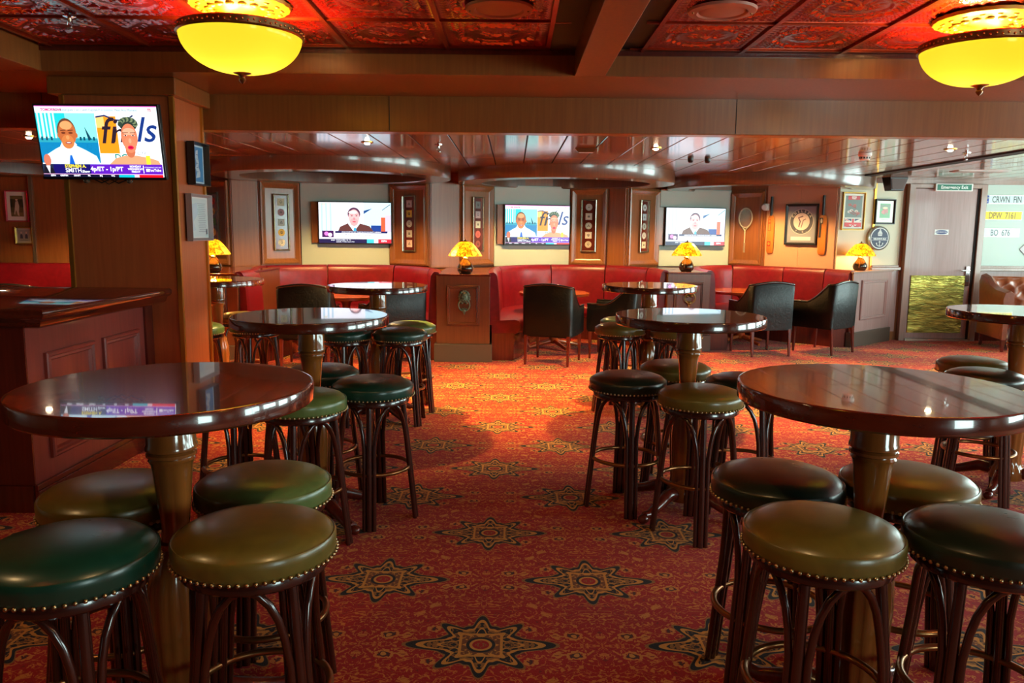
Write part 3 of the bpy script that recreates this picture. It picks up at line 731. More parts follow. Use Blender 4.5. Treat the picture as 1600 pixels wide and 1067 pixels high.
# three wall sets
def tvw(i, t_, prog, label):
    loc, r_ = on_wall(i, t_, 1.535, .06); return tv(loc, r_, .94, prog, label)
tvw(6, .615, program_b, 'wall television behind the left booth showing a man in a dark suit')
tvw(10, .545, program_a, 'wall television behind the middle booth showing a man and a woman beside painted lettering')
tvw(14, .47, program_b, 'wall television behind the right booth, half hidden by a glowing table lamp')
t4 = tv((-2.60, 5.10, 1.985), 0, .765, program_a, 'large wall television hung on the wooden pillar at upper left', board=False, tilt=R(7))
t4.rotation_euler = (R(9), 0, R(-1))
b = MB().bx(-.02, .02, -.01, .15, -.05, .05).bx(-.20, .20, -.006, .02, -.03, .03); b.build('wall_bracket', M['black'], t4)
for x in (-.14, .14):
    MB().lathe([(0, 0), (.016, 0), (.016, .02), (.006, .024), (0, .024)], 12, (x, .0, -.245), ax='Y').build('bracket_knob', M['silver_frame'], t4)
MB().tube([(-.12, .02, -.23), (-.06, .02, -.26), (0, .02, -.235), (.05, .02, -.262), (.12, .02, -.235)], .004, 6).tube([(-.08, .03, -.23), (-.02, .03, -.27), (.06, .03, -.23)], .003, 6).build('cables', M['black'], t4)

# ------------------------------------------------------------------ framed things on the walls
def framed(loc, rz, w, h, fmat, draw, label, cat='picture', fw=.022, depth=.03, group=None, name='framed_picture', mat='glass_print', tip=0):
    o = thing(name, label, cat, loc, rz, group)
    m = MB(); m.frame(w, h, fw, 0, -depth); m.build('frame', fmat, o)
    MB().bx(-w/2+.003, w/2-.003, -.008, 0, -h/2+.003, h/2-.003).build('backing', M['black'], o)
    p = draw(w-2*fw+.004, h-2*fw+.004); p.build('print', M[mat], o, (0, -.010, 0))
    return o
COAST = [[(206, 190, 150), (176, 120, 120), (196, 196, 180), (240, 190, 40), (220, 214, 190)], [(216, 70, 54), (214, 180, 110), (90, 170, 110), (214, 190, 120), (200, 180, 150)],
         [(214, 200, 190), (230, 206, 60), (210, 210, 200), (200, 200, 196), (226, 200, 200)], [(120, 120, 116), (210, 180, 176), (214, 216, 196), (222, 96, 86), (150, 70, 50)],
         [(206, 216, 206), (220, 220, 200), (196, 210, 200), (230, 226, 214), (200, 190, 170)], [(214, 220, 214), (200, 214, 214), (190, 206, 196), (220, 220, 210), (226, 210, 180)]]
SHAPE = ['srsrr', 'rrsrs', 'srrss'.replace('rr', 'sr'), 'sssrr', 'rsrsr', 'rsrrs']
SHAPE[2] = 'ssrss'
def coaster_frame(loc, rz, k, label):
    o = thing('coaster_frame', label, 'picture frame', loc, rz, 'narrow frames of beer mats along the rear wall')
    w, h = .215, .73
    m = MB(); m.frame(w, h, .02, 0, -.03, prof=[(0, 0), (0, -.03), (.006, -.034), (.012, -.022), (.016, -.026), (.02, -.01)]); m.build('frame', M['silver_frame'], o)
    MB().bx(-w/2+.004, w/2-.004, -.010, 0, -h/2+.004, h/2-.004).build('backing', M['dark_wood'], o)
    for j in range(5):
        z = h/2-.105-j*.13; c = COAST[k][j]; p = Print(.001, .001, c, .0004); p.v = []; p.f = []; p.c = []; p.k = 0
        dk = tuple(int(x*.45) for x in c)
        if SHAPE[k][j] == 's':
            p.rect(0, 0, .092, .092, c); p.rect(0, 0, .074, .074, dk); p.rect(0, 0, .070, .070, c)
        else:
            p.ell(0, 0, .047, .047, c); p.ell(0, 0, .038, .038, dk); p.ell(0, 0, .035, .035, c)
        s_ = (j+k) % 4
        if s_ == 0: p.ell(0, .004, .016, .020, dk); p.ell(0, .006, .009, .012, c)
        elif s_ == 1: p.rect(0, -.004, .036, .018, dk); p.poly([(-.018, .008), (-.010, .022), (0, .010), (.010, .022), (.018, .008)], dk)
        elif s_ == 2: p.poly([(0, .024), (-.022, -.016), (.022, -.016)], dk); p.ell(0, -.004, .007, .007, c)
        else: p.ell(0, 0, .02, .02, dk); p.line([(-.014, -.008), (0, .01), (.014, -.004)], .005, c)
        p.build('beer_mat', M['print'], o, (0, -.0115, z))
    return o
CF = ((3, .42, 1, 'narrow frame of beer mats right behind the pillar, above the leftmost lamp'), (5, .52, 0, 'narrow frame of beer mats on the left panel of the left booth'),
      (7, .52, 2, 'narrow frame of five beer mats, yellow one second from top'), (9, .5, 3, 'narrow frame of beer mats above the middle lamp with a pink round mat'),
      (11, .5, 4, 'narrow frame of beer mats just right of the middle television'), (13, .5, 5, 'narrow frame of beer mats just left of the right television'))
for i, t_, k, lb in CF:
    loc, r_ = on_wall(i, t_, 1.53, .018); coaster_frame(loc, r_, k, lb)

def d_map(w, h):
    p = Print(w, h, (200, 220, 235)); p.rect(0, 0, w*.86, h*.9, (70, 140, 196))
    p.poly([(w*a, h*b_) for a, b_ in ((-.05, .35), (.1, .38), (.08, .2), (.15, .05), (.1, -.05), (.22, -.2), (.2, -.32), (-.1, -.36), (.0, -.22), (-.12, -.1), (-.02, .02), (-.1, .18))], (186, 214, 230))
    p.poly([(w*a, h*b_) for a, b_ in ((-.36, .0), (-.22, .06), (-.2, -.12), (-.3, -.2), (-.38, -.12))], (176, 208, 226))
    for k in range(5): p.rect(w*.02, h*(.25-k*.11), w*.12, .003, (40, 80, 130))
    return p
def d_doc(w, h):
    p = Print(w, h, (226, 232, 230)); p.rect(0, 0, w*.9, h*.92, (206, 224, 226))
    for k in range(16): p.rect(w*.16, h*(.34-k*.045), w*.42*(1-.3*((k*7) % 3)/3), .0035, (150, 166, 180))
    p.poly([(w*a, h*b_) for a, b_ in ((-.4, .3), (-.1, .36), (-.05, .1), (-.3, -.1), (-.2, -.3), (-.4, -.34))], (186, 208, 222))
    for k in range(3): p.ell(w*.38, h*(-.30-k*.04), .008, .008, (80, 90, 110))
    return p
def d_bw(w, h):
    p = Print(w, h, (224, 224, 214)); p.rect(0, 0, w*.64, h*.72, (120, 108, 66)); p.rect(0, -h*.12, w*.64, h*.2, (90, 84, 52)); p.rect(0, h*.1, w*.64, h*.28, (60, 54, 36))
    p.poly([(w*a, h*b_) for a, b_ in ((-.06, .16), (.06, .18), (.12, .0), (.08, -.2), (.10, -.34), (.02, -.32), (-.06, -.12), (-.12, -.3), (-.16, -.28), (-.1, -.02))], (196, 190, 170))
    p.ell(0, h*.22, w*.06, h*.04, (214, 196, 170)); p.rect(0, h*.26, w*.12, h*.02, (30, 26, 20)); p.line([(w*.1, h*.08), (w*.22, h*.2)], .008, (40, 34, 26)); return p
def d_two(w, h):
    p = Print(w, h, (176, 178, 160)); p.rect(0, .0, w*.8, h*.78, (150, 156, 150))
    for sx in (-1, 1):
        p.poly([(w*(sx*.17+a), h*b_) for a, b_ in ((-.10, -.2), (-.08, .05), (0, .12), (.08, .05), (.10, -.2))], (60, 70, 86)); p.ell(w*sx*.17, h*.2, w*.05, h*.07, (206, 190, 170))
    p.rect(0, -h*.3, w*.5, h*.03, (80, 80, 70)); return p
x1 = on_wall(1, .42, 1.70, .02); framed(x1[0], x1[1], .27, .39, plain('red_frame', srgb(176, 20, 50), .35), d_bw, 'red framed old photograph of a standing figure at far left', fw=.016)
x1 = on_wall(1, .447, 1.33, .02); framed(x1[0], x1[1], .21, .22, M['brass'], d_two, 'small brass framed photograph below the red framed one at far left', fw=.018)
framed((-2.205, 5.555, 1.885), PI/2, .27, .29, M['black'], d_map, 'black framed blue map print high on the pillar side', fw=.016, depth=.05)
framed((-2.205, 5.545, 1.52), PI/2, .37, .32, plain('grey_frame', srgb(150, 134, 134), .35), d_doc, 'pale grey framed document on the pillar side below the blue map', fw=.02, depth=.04)

# shield print between the bats
def d_shield(w, h):
    p = Print(w, h, (104, 110, 124)); p.rect(0, 0, w*.96, h*.96, (132, 140, 160)); cz = h*.08; r_ = w*.42
    p.ell(0, cz, r_, r_, (190, 190, 196), n=40); p.ell(0, cz, r_*.96, r_*.96, (72, 78, 96), n=40); p.ell(0, cz, r_*.68, r_*.68, (206, 190, 196), n=36)
    p.arc_text('CHELSEA', 0, cz, r_*.83, r_*.26, (214, 214, 214), 150, 30, .001); p.arc_text('F.C.', 0, cz, r_*.83, r_*.2, (214, 214, 214), -120, -60, inv=True)
    p.line([(-r_*.2, cz-r_*.4), (-r_*.1, cz), (-r_*.25, cz+r_*.3), (r_*.1, cz+r_*.42)], r_*.1, (110, 90, 110)); p.line([(r_*.0, cz-r_*.45), (r_*.15, cz+r_*.1), (r_*.35, cz+r_*.2)], r_*.08, (120, 104, 124))
    p.rect(0, -h*.38, w*.7, h*.10, (196, 200, 216)); return p
loc, r_ = on_wall(16, .535, 1.575, .018); framed(loc, r_, .47, .56, M['black'], d_shield, 'black framed football club crest hanging between two cricket bats', fw=.03)
def bat(t_, label, decor):
    loc, r_ = on_wall(16, t_, 1.165, .02); o = thing('cricket_bat', label, 'bat', loc, r_, 'cricket bats on the tan wall')
    vs = []; fs = []
    secs = [(0.0, .030, .012), (.012, .044, .02), (.04, .052, .03), (.2, .054, .036), (.42, .054, .03), (.50, .050, .022), (.535, .034, .018), (.55, .016, .016)]
    for z, hw, d in secs: vs += [(-hw, -.002, z), (hw, -.002, z), (hw, -d*.6, z), (0, -d, z), (-hw, -d*.6, z)]
    for i in range(len(secs)-1):
        for k in range(5): fs.append((i*5+k, i*5+(k+1) % 5, i*5+5+(k+1) % 5, i*5+5+k))
    fs += [(4, 3, 2, 1, 0), tuple(len(vs)-5+k for k in range(5))]
    MB().add(vs, fs).build('blade', M['blond'], o, smooth=30)
    MB().tube([(0, -.018, .535), (0, -.018, .80)], .017, 12).build('grip', M['black'], o, smooth=50)
    if decor == 1:
        p = Print(.03, .19, (30, 28, 36)); p.build('sticker', M['print'], o, (-.022, -.037, .33)); p = Print(.05, .08, (54, 50, 60)); p.ell(.005, 0, .014, .03, (190, 180, 176)); p.build('sticker', M['print'], o, (-.015, -.034, .46))
    else:
        p = Print(.04, .16, (176, 40, 24)); p.rect(0, 0, .028, .146, (206, 128, 56)); p.text('GM', 0, .03, .03, (150, 20, 14), bold=.001); p.build('sticker', M['print'], o, (-.008, -.038, .40))
        p = Print(.05, .07, (176, 30, 24)); p.ell(0, 0, .018, .022, (206, 128, 56)); p.build('sticker', M['print'], o, (-.004, -.038, .14))
    return o
bat(.10, 'cricket bat with red markings left of the framed crest', 0)
bat(.83, 'cricket bat with a dark sticker right of the framed crest', 1)
# badminton style racket
loc, r_ = on_wall(15, .48, 1.48, .03)
o = thing('racket', 'old cream racket hanging on the dark panel right of the right television', 'racket', loc, r_)
pts = [(.105*math.cos(a)*(1-.0*math.sin(a)), -.012, .19+.14*math.sin(a)) for a in [2*PI*i/32 for i in range(32)]]
MB().tube(pts, .009, 8, closed=True).tube([(-.06, -.012, .075), (-.02, -.012, .03), (0, -.012, .0)], .007, 6).tube([(.06, -.012, .075), (.02, -.012, .03), (0, -.012, .0)], .007, 6).tube([(0, -.012, .01), (0, -.012, -.18)], .008, 8).build('hoop_and_shaft', plain('racket_cream', srgb(206, 196, 166), .4), o, smooth=50)
MB().tube([(0, -.012, -.17), (0, -.012, -.31)], .014, 10).build('grip', plain('grip_tan', srgb(150, 130, 110), .6), o, smooth=50)
st = MB()
for k in range(-5, 6):
    x = k*.0175; hz = .134*math.sqrt(max(0, 1-(x/.10)**2)); st.tube([(x, -.012, .19-hz), (x, -.012, .19+hz)], .0011, 4)
for k in range(-6, 7):
    z = k*.019; hx = .10*math.sqrt(max(0, 1-(z/.134)**2)); st.tube([(-hx, -.012, .19+z), (hx, -.012, .19+z)], .0011, 4)
o2 = st.build('strings', M['silver_frame'], o); o2['kind'] = 'stuff'
loc, r_ = on_wall(16, .0, 1.82, .03)
o = thing('wall_alarm', 'small round white wall sounder left of the cricket bats', 'alarm', (loc[0]-.01, loc[1]-.03, 1.82), r_+R(15))
MB().lathe([(0, .05), (.03, .048), (.045, .03), (.05, 0)], 20, ax='Y').build('dome', M['white_plastic'], o, smooth=40)
MB().bx(-.02, .06, -.02, .0, -.05, .05).build('back_box', M['white_plastic'], o, bevel=.006)

# posters, picture, ale sign near lamp
def d_poster(w, h):
    p = Print(w, h, (222, 222, 206)); p.rect(0, h*.13, w*.84, h*.62, (112, 128, 120)); p.rect(0, h*.38, w*.6, h*.11, (196, 40, 48)); p.text('EMPIRE', 0, h*.40, h*.05, (240, 236, 226), bold=.001); p.text('FINEST', 0, h*.355, h*.045, (240, 236, 226), bold=.001)
    for k, (a, b_) in enumerate(((-.2, .18), (-.1, .02), (.05, .16), (.14, .0), (.24, -.06), (-.22, -.02))): p.ell(w*a, h*b_, w*.09, h*.04, (206, 202, 190) if k % 2 else (176, 96, 80)); p.line([(w*a, h*b_), (w*(a*.2+.1), h*(b_-.08))], .012, (150, 70, 60))
    # union flag band
    z0 = -h*.335; fw_, fh = w*.84, h*.24; p.rect(0, z0, fw_, fh, (60, 60, 96))
    p.line([(-fw_/2, z0-fh/2+.004), (fw_/2, z0+fh/2-.004)], .022, (232, 228, 216)); p.line([(-fw_/2, z0+fh/2-.004), (fw_/2, z0-fh/2+.004)], .022, (232, 228, 216)); p.line([(-fw_/2, z0+fh/2-.004), (fw_/2, z0-fh/2+.004)], .009, (214, 40, 44))
    p.rect(0, z0, .05, fh, (232, 228, 216)); p.rect(0, z0+fh*.1, fw_, .03, (232, 228, 216)); p.rect(0, z0, .03, fh, (214, 40, 44)); p.rect(0, z0-fh*.2, fw_, fh*.5, (214, 44, 46))
    p.poly([(-fw_*.25, z0-fh*.2), (-fw_*.05, z0-fh*.2), (-fw_*.15, z0-fh*.36)], (236, 232, 222)); p.poly([(fw_*.25, z0-fh*.2), (fw_*.05, z0-fh*.2), (fw_*.15, z0-fh*.36)], (236, 232, 222)); p.poly([(-.02, z0-fh*.45), (.02, z0-fh*.45), (0, z0-fh*.25)], (236, 232, 222)); return p
loc, r_ = on_wall(17, .40, 1.755, .02); framed(loc, r_, .335, .50, plain('gilt_frame', srgb(206, 166, 84), .35, .5), d_poster, 'gilt framed poster with a Union Jack strip above the rightmost lamp', fw=.02)
def d_green(w, h):
    p = Print(w, h, (226, 226, 214)); p.rect(0, h*.04, w*.62, h*.66, (60, 150, 60)); p.rect(0, h*.22, w*.62, h*.2, (90, 120, 70)); p.ell(0, h*.17, w*.16, h*.05, (226, 206, 150)); p.rect(w*.02, 0, w*.3, h*.24, (180, 70, 50)); p.ell(-w*.14, -h*.02, w*.08, h*.08, (196, 90, 60)); p.ell(w*.1, -h*.1, w*.1, h*.05, (110, 130, 70))
    p.text('COUNTRY MATCH', 0, -h*.36, h*.045, (70, 66, 56)); return p
loc, r_ = on_wall(18, .335, 1.755, .03); framed(loc, r_, .30, .335, M['black'], d_green, 'dark framed green sporting print left of the grey door', fw=.024)
loc, r_ = on_wall(18, .17, 1.40, .03)
o = thing('round_sign', "round dark blue NELSON'S ALE sign with an anchor, right of the lamp", 'sign', loc, r_)
MB().lathe([(0, .03), (.140, .03), (.150, .036), (.163, .03), (.166, .0)], 40, ax='Y').build('disc', M['silver_frame'], o, smooth=40)
p = Print(.001, .001, (0, 0, 0), .0006); p.v = []; p.f = []; p.c = []; p.k = 0
p.ell(0, 0, .152, .152, (30, 30, 34), n=40); p.ell(0, 0, .142, .142, (226, 226, 220), n=40); p.ell(0, 0, .130, .130, (30, 38, 74), n=40); p.rect(0, .006, .25, .004, (200, 204, 206)); p.rect(0, -.026, .25, .004, (200, 204, 206)); p.rect(0, -.010, .245, .028, (30, 38, 74))
p.text("NELSON'S ALE", 0, -.010, .030, (236, 238, 236), bold=.001)
p.poly([(-.03, .03), (.03, .03), (.036, .07), (.02, .09), (.02, .10), (0, .108), (-.02, .10), (-.02, .09), (-.036, .07)], (200, 206, 206)); p.ell(0, .115, .009, .009, (200, 206, 206)); p.rect(0, .055, .05, .006, (40, 46, 80))
p.rect(0, -.068, .010, .07, (214, 216, 214)); p.rect(0, -.050, .036, .008, (214, 216, 214)); p.line([(-.05, -.066), (-.042, -.09), (-.02, -.103), (0, -.108), (.02, -.103), (.042, -.09), (.05, -.066)], .010, (214, 216, 214))
p.poly([(-.062, -.072), (-.044, -.056), (-.036, -.08)], (214, 216, 214)); p.poly([(.062, -.072), (.044, -.056), (.036, -.08)], (214, 216, 214))
p.build('sign_face', M['print'], o, (0, -.037, 0))

# number plates
def plate(z, x, txt, bgc, fg, label, blue=False):
    o = thing('number_plate', label, 'number plate', (x, 10.833, z), 0, 'number plates beside the door')
    MB().bx(-.265, .265, -.008, 0, -.058, .058).build('plate_body', M['silver_frame'], o, bevel=.002)
    p = Print(.522, .108, bgc); p.text(txt, .03 if blue else 0, -.004, .118, fg, bold=.0015, sx=.66)
    if blue: p.rect(-.238, 0, .045, .108, (26, 60, 150)); p.ell(-.238, .02, .014, .014, (220, 214, 90)); p.ell(-.238, .02, .010, .010, (26, 60, 150)); p.text('FIN', -.238, -.03, .02, (230, 230, 235))
    p.build('lettering', M['print'], o, (0, -.009, 0)); return o
plate(1.935, 6.665, 'CRWN  FIN', (196, 214, 212), (60, 70, 76), 'white number plate with blue strip, topmost of the three by the door', True)
plate(1.72, 6.655, 'DPW  7161', (226, 196, 20), (120, 100, 20), 'yellow number plate, middle of the three by the door')
plate(1.49, 6.645, 'BO  676', (206, 224, 222), (90, 100, 104), 'plain white number plate, lowest of the three by the door')
o = thing('diamond_sign', 'dark diamond shaped wall sign at the right edge below the number plates', 'sign', (7.06, 10.833, 1.27))
MB().add([(-.13, 0, 0), (0, 0, -.13), (.13, 0, 0), (0, 0, .13), (-.13, -.012, 0), (0, -.012, -.13), (.13, -.012, 0), (0, -.012, .13)], [(0, 1, 2, 3), (4, 5, 6, 7), (0, 1, 5, 4), (1, 2, 6, 5), (2, 3, 7, 6), (3, 0, 4, 7)]).build('board', M['dark_wood'], o)
MB().ball((-.02, -.012, 0), .008, 8, 6).build('centre_stud', M['white_plastic'], o)

# ------------------------------------------------------------------ ceiling fittings
def pendant(x, y, label):
    o = thing('ceiling_lamp', label, 'lamp', (x, y, HT), 0, 'amber bowl ceiling lamps')
    med = MB().lathe([(0, -.05), (.06, -.052), (.10, -.040), (.12, -.030), (.16, -.034), (.20, -.024), (.215, -.030), (.24, -.02), (.245, -.004), (.24, 0)], 48, mod=lambda a, z: 1+.012*math.cos(a*24)).build('medallion', M['gilt'], o, smooth=50)
    md = MB()
    for k in range(16):
        a = 2*PI*k/16; md.ball((.145*math.cos(a), .145*math.sin(a), -.036), (.022, .022, .012), 8, 6)
        a += PI/16; md.ball((.20*math.cos(a), .20*math.sin(a), -.028), (.014, .014, .01), 8, 6)
    md.build('acanthus_relief', M['gilt'], med, smooth=60)
    MB().tube([(0, 0, -.04), (0, 0, -.36)], .012, 12).build('stem', M['brass'], o, smooth=50)
    Z = -.125
    rim = MB().lathe([(.286, Z), (.298, Z+.004), (.303, Z-.002), (.301, Z-.03), (.306, Z-.034), (.298, Z-.040), (.286, Z-.036)], 64, closed=True).build('rim_band', M['bronze'], o, smooth=40)
    bd = MB()
    for k in range(72):
        a = 2*PI*k/72; bd.ball((.302*math.cos(a), .302*math.sin(a), Z-.016-.006*(k % 2)), .0065, 6, 4)
    q_ = bd.build('bead_lattice', M['brass'], rim, smooth=60); q_['kind'] = 'stuff'
    prof = []
    for i in range(15):
        u = i/14; a = u*PI/2; prof.append((.293*math.cos(a)**.85 if u < 1 else 0.0, Z-.038-.172*math.sin(a)**1.15))
    MB().lathe(prof, 64).build('glass_bowl', M['bowl'], o, smooth=80)
    z = Z-.205
    MB().lathe([(0, z+.006), (.04, z+.004), (.045, z-.004), (.02, z-.012), (.014, z-.02), (.012, z-.028), (.018, z-.034), (.014, z-.044), (.006, z-.052), (0, z-.06)], 20).build('finial', M['bronze'], o, smooth=50)
    for sx in (-.08, .08): MB().ball((sx, 0, Z+.0), (.03, .03, .04), 12, 8).build('bulb', M['bulb'], o, smooth=80)
    return o
pendant(-1.36, 4.07, 'glowing amber bowl ceiling lamp at upper left')
pendant(2.40, 4.20, 'glowing amber bowl ceiling lamp at the upper right corner')
pendant(-1.36, .30, 'amber bowl ceiling lamp above and behind the viewer, left bay')
pendant(2.40, .30, 'amber bowl ceiling lamp above and behind the viewer, right bay')
for x, y in ((-1.36, 4.07), (2.40, 4.20), (-1.36, .30), (2.40, .30)):
    for sx in (-.07, .07): light('bowl_bulb', 'POINT', (x+sx, y, HT-.225), 26, (1, .58, .16), .03)

def disc_speaker(x, y, label):
    o = thing('ceiling_speaker', label, 'speaker', (x, y, HT-.002), 0, 'round ceiling speakers in the tin ceiling')
    MB().lathe([(0, -.012), (.10, -.012), (.115, -.008), (.125, -.016), (.165, -.012), (.17, 0)], 48).build('grille', plain('speaker_cover', srgb(190, 120, 100), .4), o, smooth=40)
    for s_ in (-1, 1): MB().ball((.145*s_, 0, -.015), .006, 8, 6).build('screw', M['bronze'], o)
disc_speaker(-.08, 4.1, 'round pink painted ceiling speaker left of the long wooden beam')
disc_speaker(1.03, 4.1, 'round pink painted ceiling speaker right of the long wooden beam')

def sprinkler(x, y, z, label):
    o = thing('sprinkler', label, 'sprinkler', (x, y, z))
    MB().lathe([(0, 0), (.035, 0), (.035, -.006), (.012, -.012), (.010, -.028), (0, -.028)], 20).build('escutcheon', M['chrome'], o, smooth=40)
    MB().tube([(-.010, 0, -.026), (-.015, 0, -.045), (0, 0, -.058)], .0028, 6).tube([(.010, 0, -.026), (.015, 0, -.045), (0, 0, -.058)], .0028, 6).lathe([(0, -.058), (.018, -.060), (.018, -.063), (0, -.063)], 16).build('deflector', M['chrome'], o)
sprinkler(-2.33, 4.30, HT-.01, 'chrome sprinkler head in the tin ceiling at upper left')
sprinkler(-.65, 6.94, HR, 'chrome sprinkler head in the plank ceiling left of centre')
sprinkler(4.05, 7.2, HR, 'thin chrome sprinkler head in the plank ceiling near the exit')
o = thing('emergency_light', 'small boat shaped emergency light on the plank ceiling near the centre', 'light', (.64, 7.14, HR))
MB().add([(-.10, -.03, 0), (.10, -.03, 0), (.10, .03, 0), (-.10, .03, 0), (-.07, -.02, -.035), (.07, -.02, -.035), (.07, .02, -.035), (-.07, .02, -.035)], [(0, 1, 2, 3), (4, 5, 6, 7), (0, 1, 5, 4), (1, 2, 6, 5), (2, 3, 7, 6), (3, 0, 4, 7)]).build('housing', M['bronze'], o, bevel=.004)
MB().bx(-.06, .06, -.015, .015, -.038, -.034).build('lens', M['white_plastic'], o)
o = thing('smoke_detector', 'round white smoke detector hanging from the plank ceiling', 'smoke detector', (3.21, 7.35, HR))
MB().lathe([(.058, 0), (.058, -.018), (.052, -.026), (.046, -.028), (.046, -.05), (.040, -.058), (0, -.06)], 28).build('body', M['white_plastic'], o, smooth=35)
sl = MB()
for k in range(12):
    a = 2*PI*k/12; sl.box((.0465*math.cos(a), .0465*math.sin(a), -.039), (.004, .010, .016), a)
sl.build('vents', M['dark'], o)
for x, y, lb in ((1.75, 7.95, 'black ceiling camera, left one of the pair in the plank ceiling'), (1.93, 8.0, 'black ceiling camera, right one of the pair in the plank ceiling')):
    o = thing('ceiling_camera', lb, 'camera', (x, y, HR))
    MB().lathe([(.03, 0), (.03, -.02), (.022, -.04), (.016, -.044), (0, -.046)], 20).build('housing', M['black'], o, smooth=40)
o = thing('wall_speaker', 'black wedge shaped speaker under the ceiling left of the emergency exit', 'speaker', (4.93, 10.35, 2.10), R(10))
MB().add([(-.13, -.09, .08), (.13, -.09, .08), (.13, .09, .08), (-.13, .09, .08), (-.09, -.06, -.09), (.09, -.06, -.09), (.09, .07, -.09), (-.09, .07, -.09)], [(0, 1, 2, 3), (4, 5, 6, 7), (0, 1, 5, 4), (1, 2, 6, 5), (2, 3, 7, 6), (3, 0, 4, 7)]).build('cabinet', M['black'], o, bevel=.006)
MB().add([(-.11, -.088, .06), (.11, -.088, .06), (.078, -.066, -.07), (-.078, -.066, -.07), (-.11, -.094, .06), (.11, -.094, .06), (.078, -.072, -.07), (-.078, -.072, -.07)], [(0, 1, 2, 3), (4, 5, 6, 7), (0, 1, 5, 4), (1, 2, 6, 5), (2, 3, 7, 6), (3, 0, 4, 7)]).build('grille', plain('speaker_grille', srgb(70, 40, 30), .6), o)
MB().tube([(0, 0, .08), (0, 0, .10)], .015, 8).build('bracket', M['black'], o)
o = thing('ceiling_vent', 'pale rectangular air grille in the ceiling above the exit sign', 'vent', (5.35, 9.2, HR), R(0))
MB().bx(-.30, .30, -.10, .10, -.008, 0).build('frame', M['white_plastic'], o)
for k in range(6): MB().bx(-.27, .27, -.085+k*.03, -.07+k*.03, -.014, -.006).build('slat', M['trim_wood'], o)

# ------------------------------------------------------------------ stools
def arch_path(a0, sgn):
    """bent rod beside a leg that leaves it and meets the middle of the next gap"""
    pts = []
    for z, da in ((0, None), (.2, None), (.40, None), (.47, 8.5), (.52, 13), (.56, 20), (.588, 29), (.60, 38), (.603, 45)):
        r_ = .206-.060*(z/.61); d = math.degrees(.024/r_) if da is None else da+3
        if da == 45: d = 45
        a = a0+sgn*R(d); pts.append((r_*math.cos(a), r_*math.sin(a), z))
    return pts
def stool_meshes():
    out_ = {}
    out_['seat'] = MB().lathe([(0, .724), (.06, .7235), (.11, .720), (.15, .713), (.178, .703), (.191, .692), (.1945, .688), (.1975, .690), (.2005, .686), (.2015, .67), (.2005, .65), (.1985, .638), (.190, .632), (0, .632)], 48)
    out_['seat_ring'] = MB().lathe([(.178, .634), (.182, .628), (.182, .606), (.175, .600), (.10, .600)], 36)
    nl = MB()
    for k in range(64):
        a = 2*PI*k/64; nl.ball((.2015*math.cos(a), .2015*math.sin(a), .6395), .0056, 6, 4)
    out_['nailhead_trim'] = nl
    out_['foot_ring'] = MB().tube([(.176*math.cos(2*PI*i/40), .176*math.sin(2*PI*i/40), .27) for i in range(40)], .0105, 8, closed=True)
    return out_
SM = stool_meshes()
leg_me = MB().tube([(.206, 0, 0), (.206-.02, 0, .2), (.147, 0, .6), (.145, 0, .615)], [.0155, .0155, .0145, .014], 10).mesh('leg', M['leg_wood'], smooth=50)
bent_me = []
ap = arch_path(0, 1); ap2 = arch_path(PI/2, -1)
bent = MB().tube(ap+ap2[::-1][1:], .0105, 8).mesh('bentwood_arch', M['leg_wood'], smooth=60)
ring_me = SM['seat_ring'].mesh('seat_ring', M['leg_wood'], smooth=40); nail_me = SM['nailhead_trim'].mesh('nailhead_trim', M['nail'], smooth=80); foot_me = SM['foot_ring'].mesh('foot_ring', M['bronze'], smooth=60)
seat_me = {k: SM['seat'].mesh('seat', M[k], smooth=50) for k in ('green_dark', 'green_olive', 'green_light', 'green_black')}
def make_stool(k='green_dark'):
    o = thing('bar_stool', 'stool', 'stool', group='backless bentwood bar stools')
    cushion = link('seat', seat_me[k], o); link('seat_ring', ring_me, o); q_ = link('nailhead_trim', nail_me, cushion); q_['kind'] = 'stuff'
    link('foot_ring', foot_me, o, rz=R(17))['label'] = 'bronze metal foot ring'
    for j in range(4): link('leg', leg_me, o, rz=j*PI/2)
    for j in range(4): link('bentwood_arch', bent, o, rz=j*PI/2)
    return o
protos = {}
def stool(x, y, k, rot, label):
    if k not in protos: o = protos[k] = make_stool(k)
    else: o = copy_tree(protos[k])
    return place(o, (x, y, 0), R(rot), label)
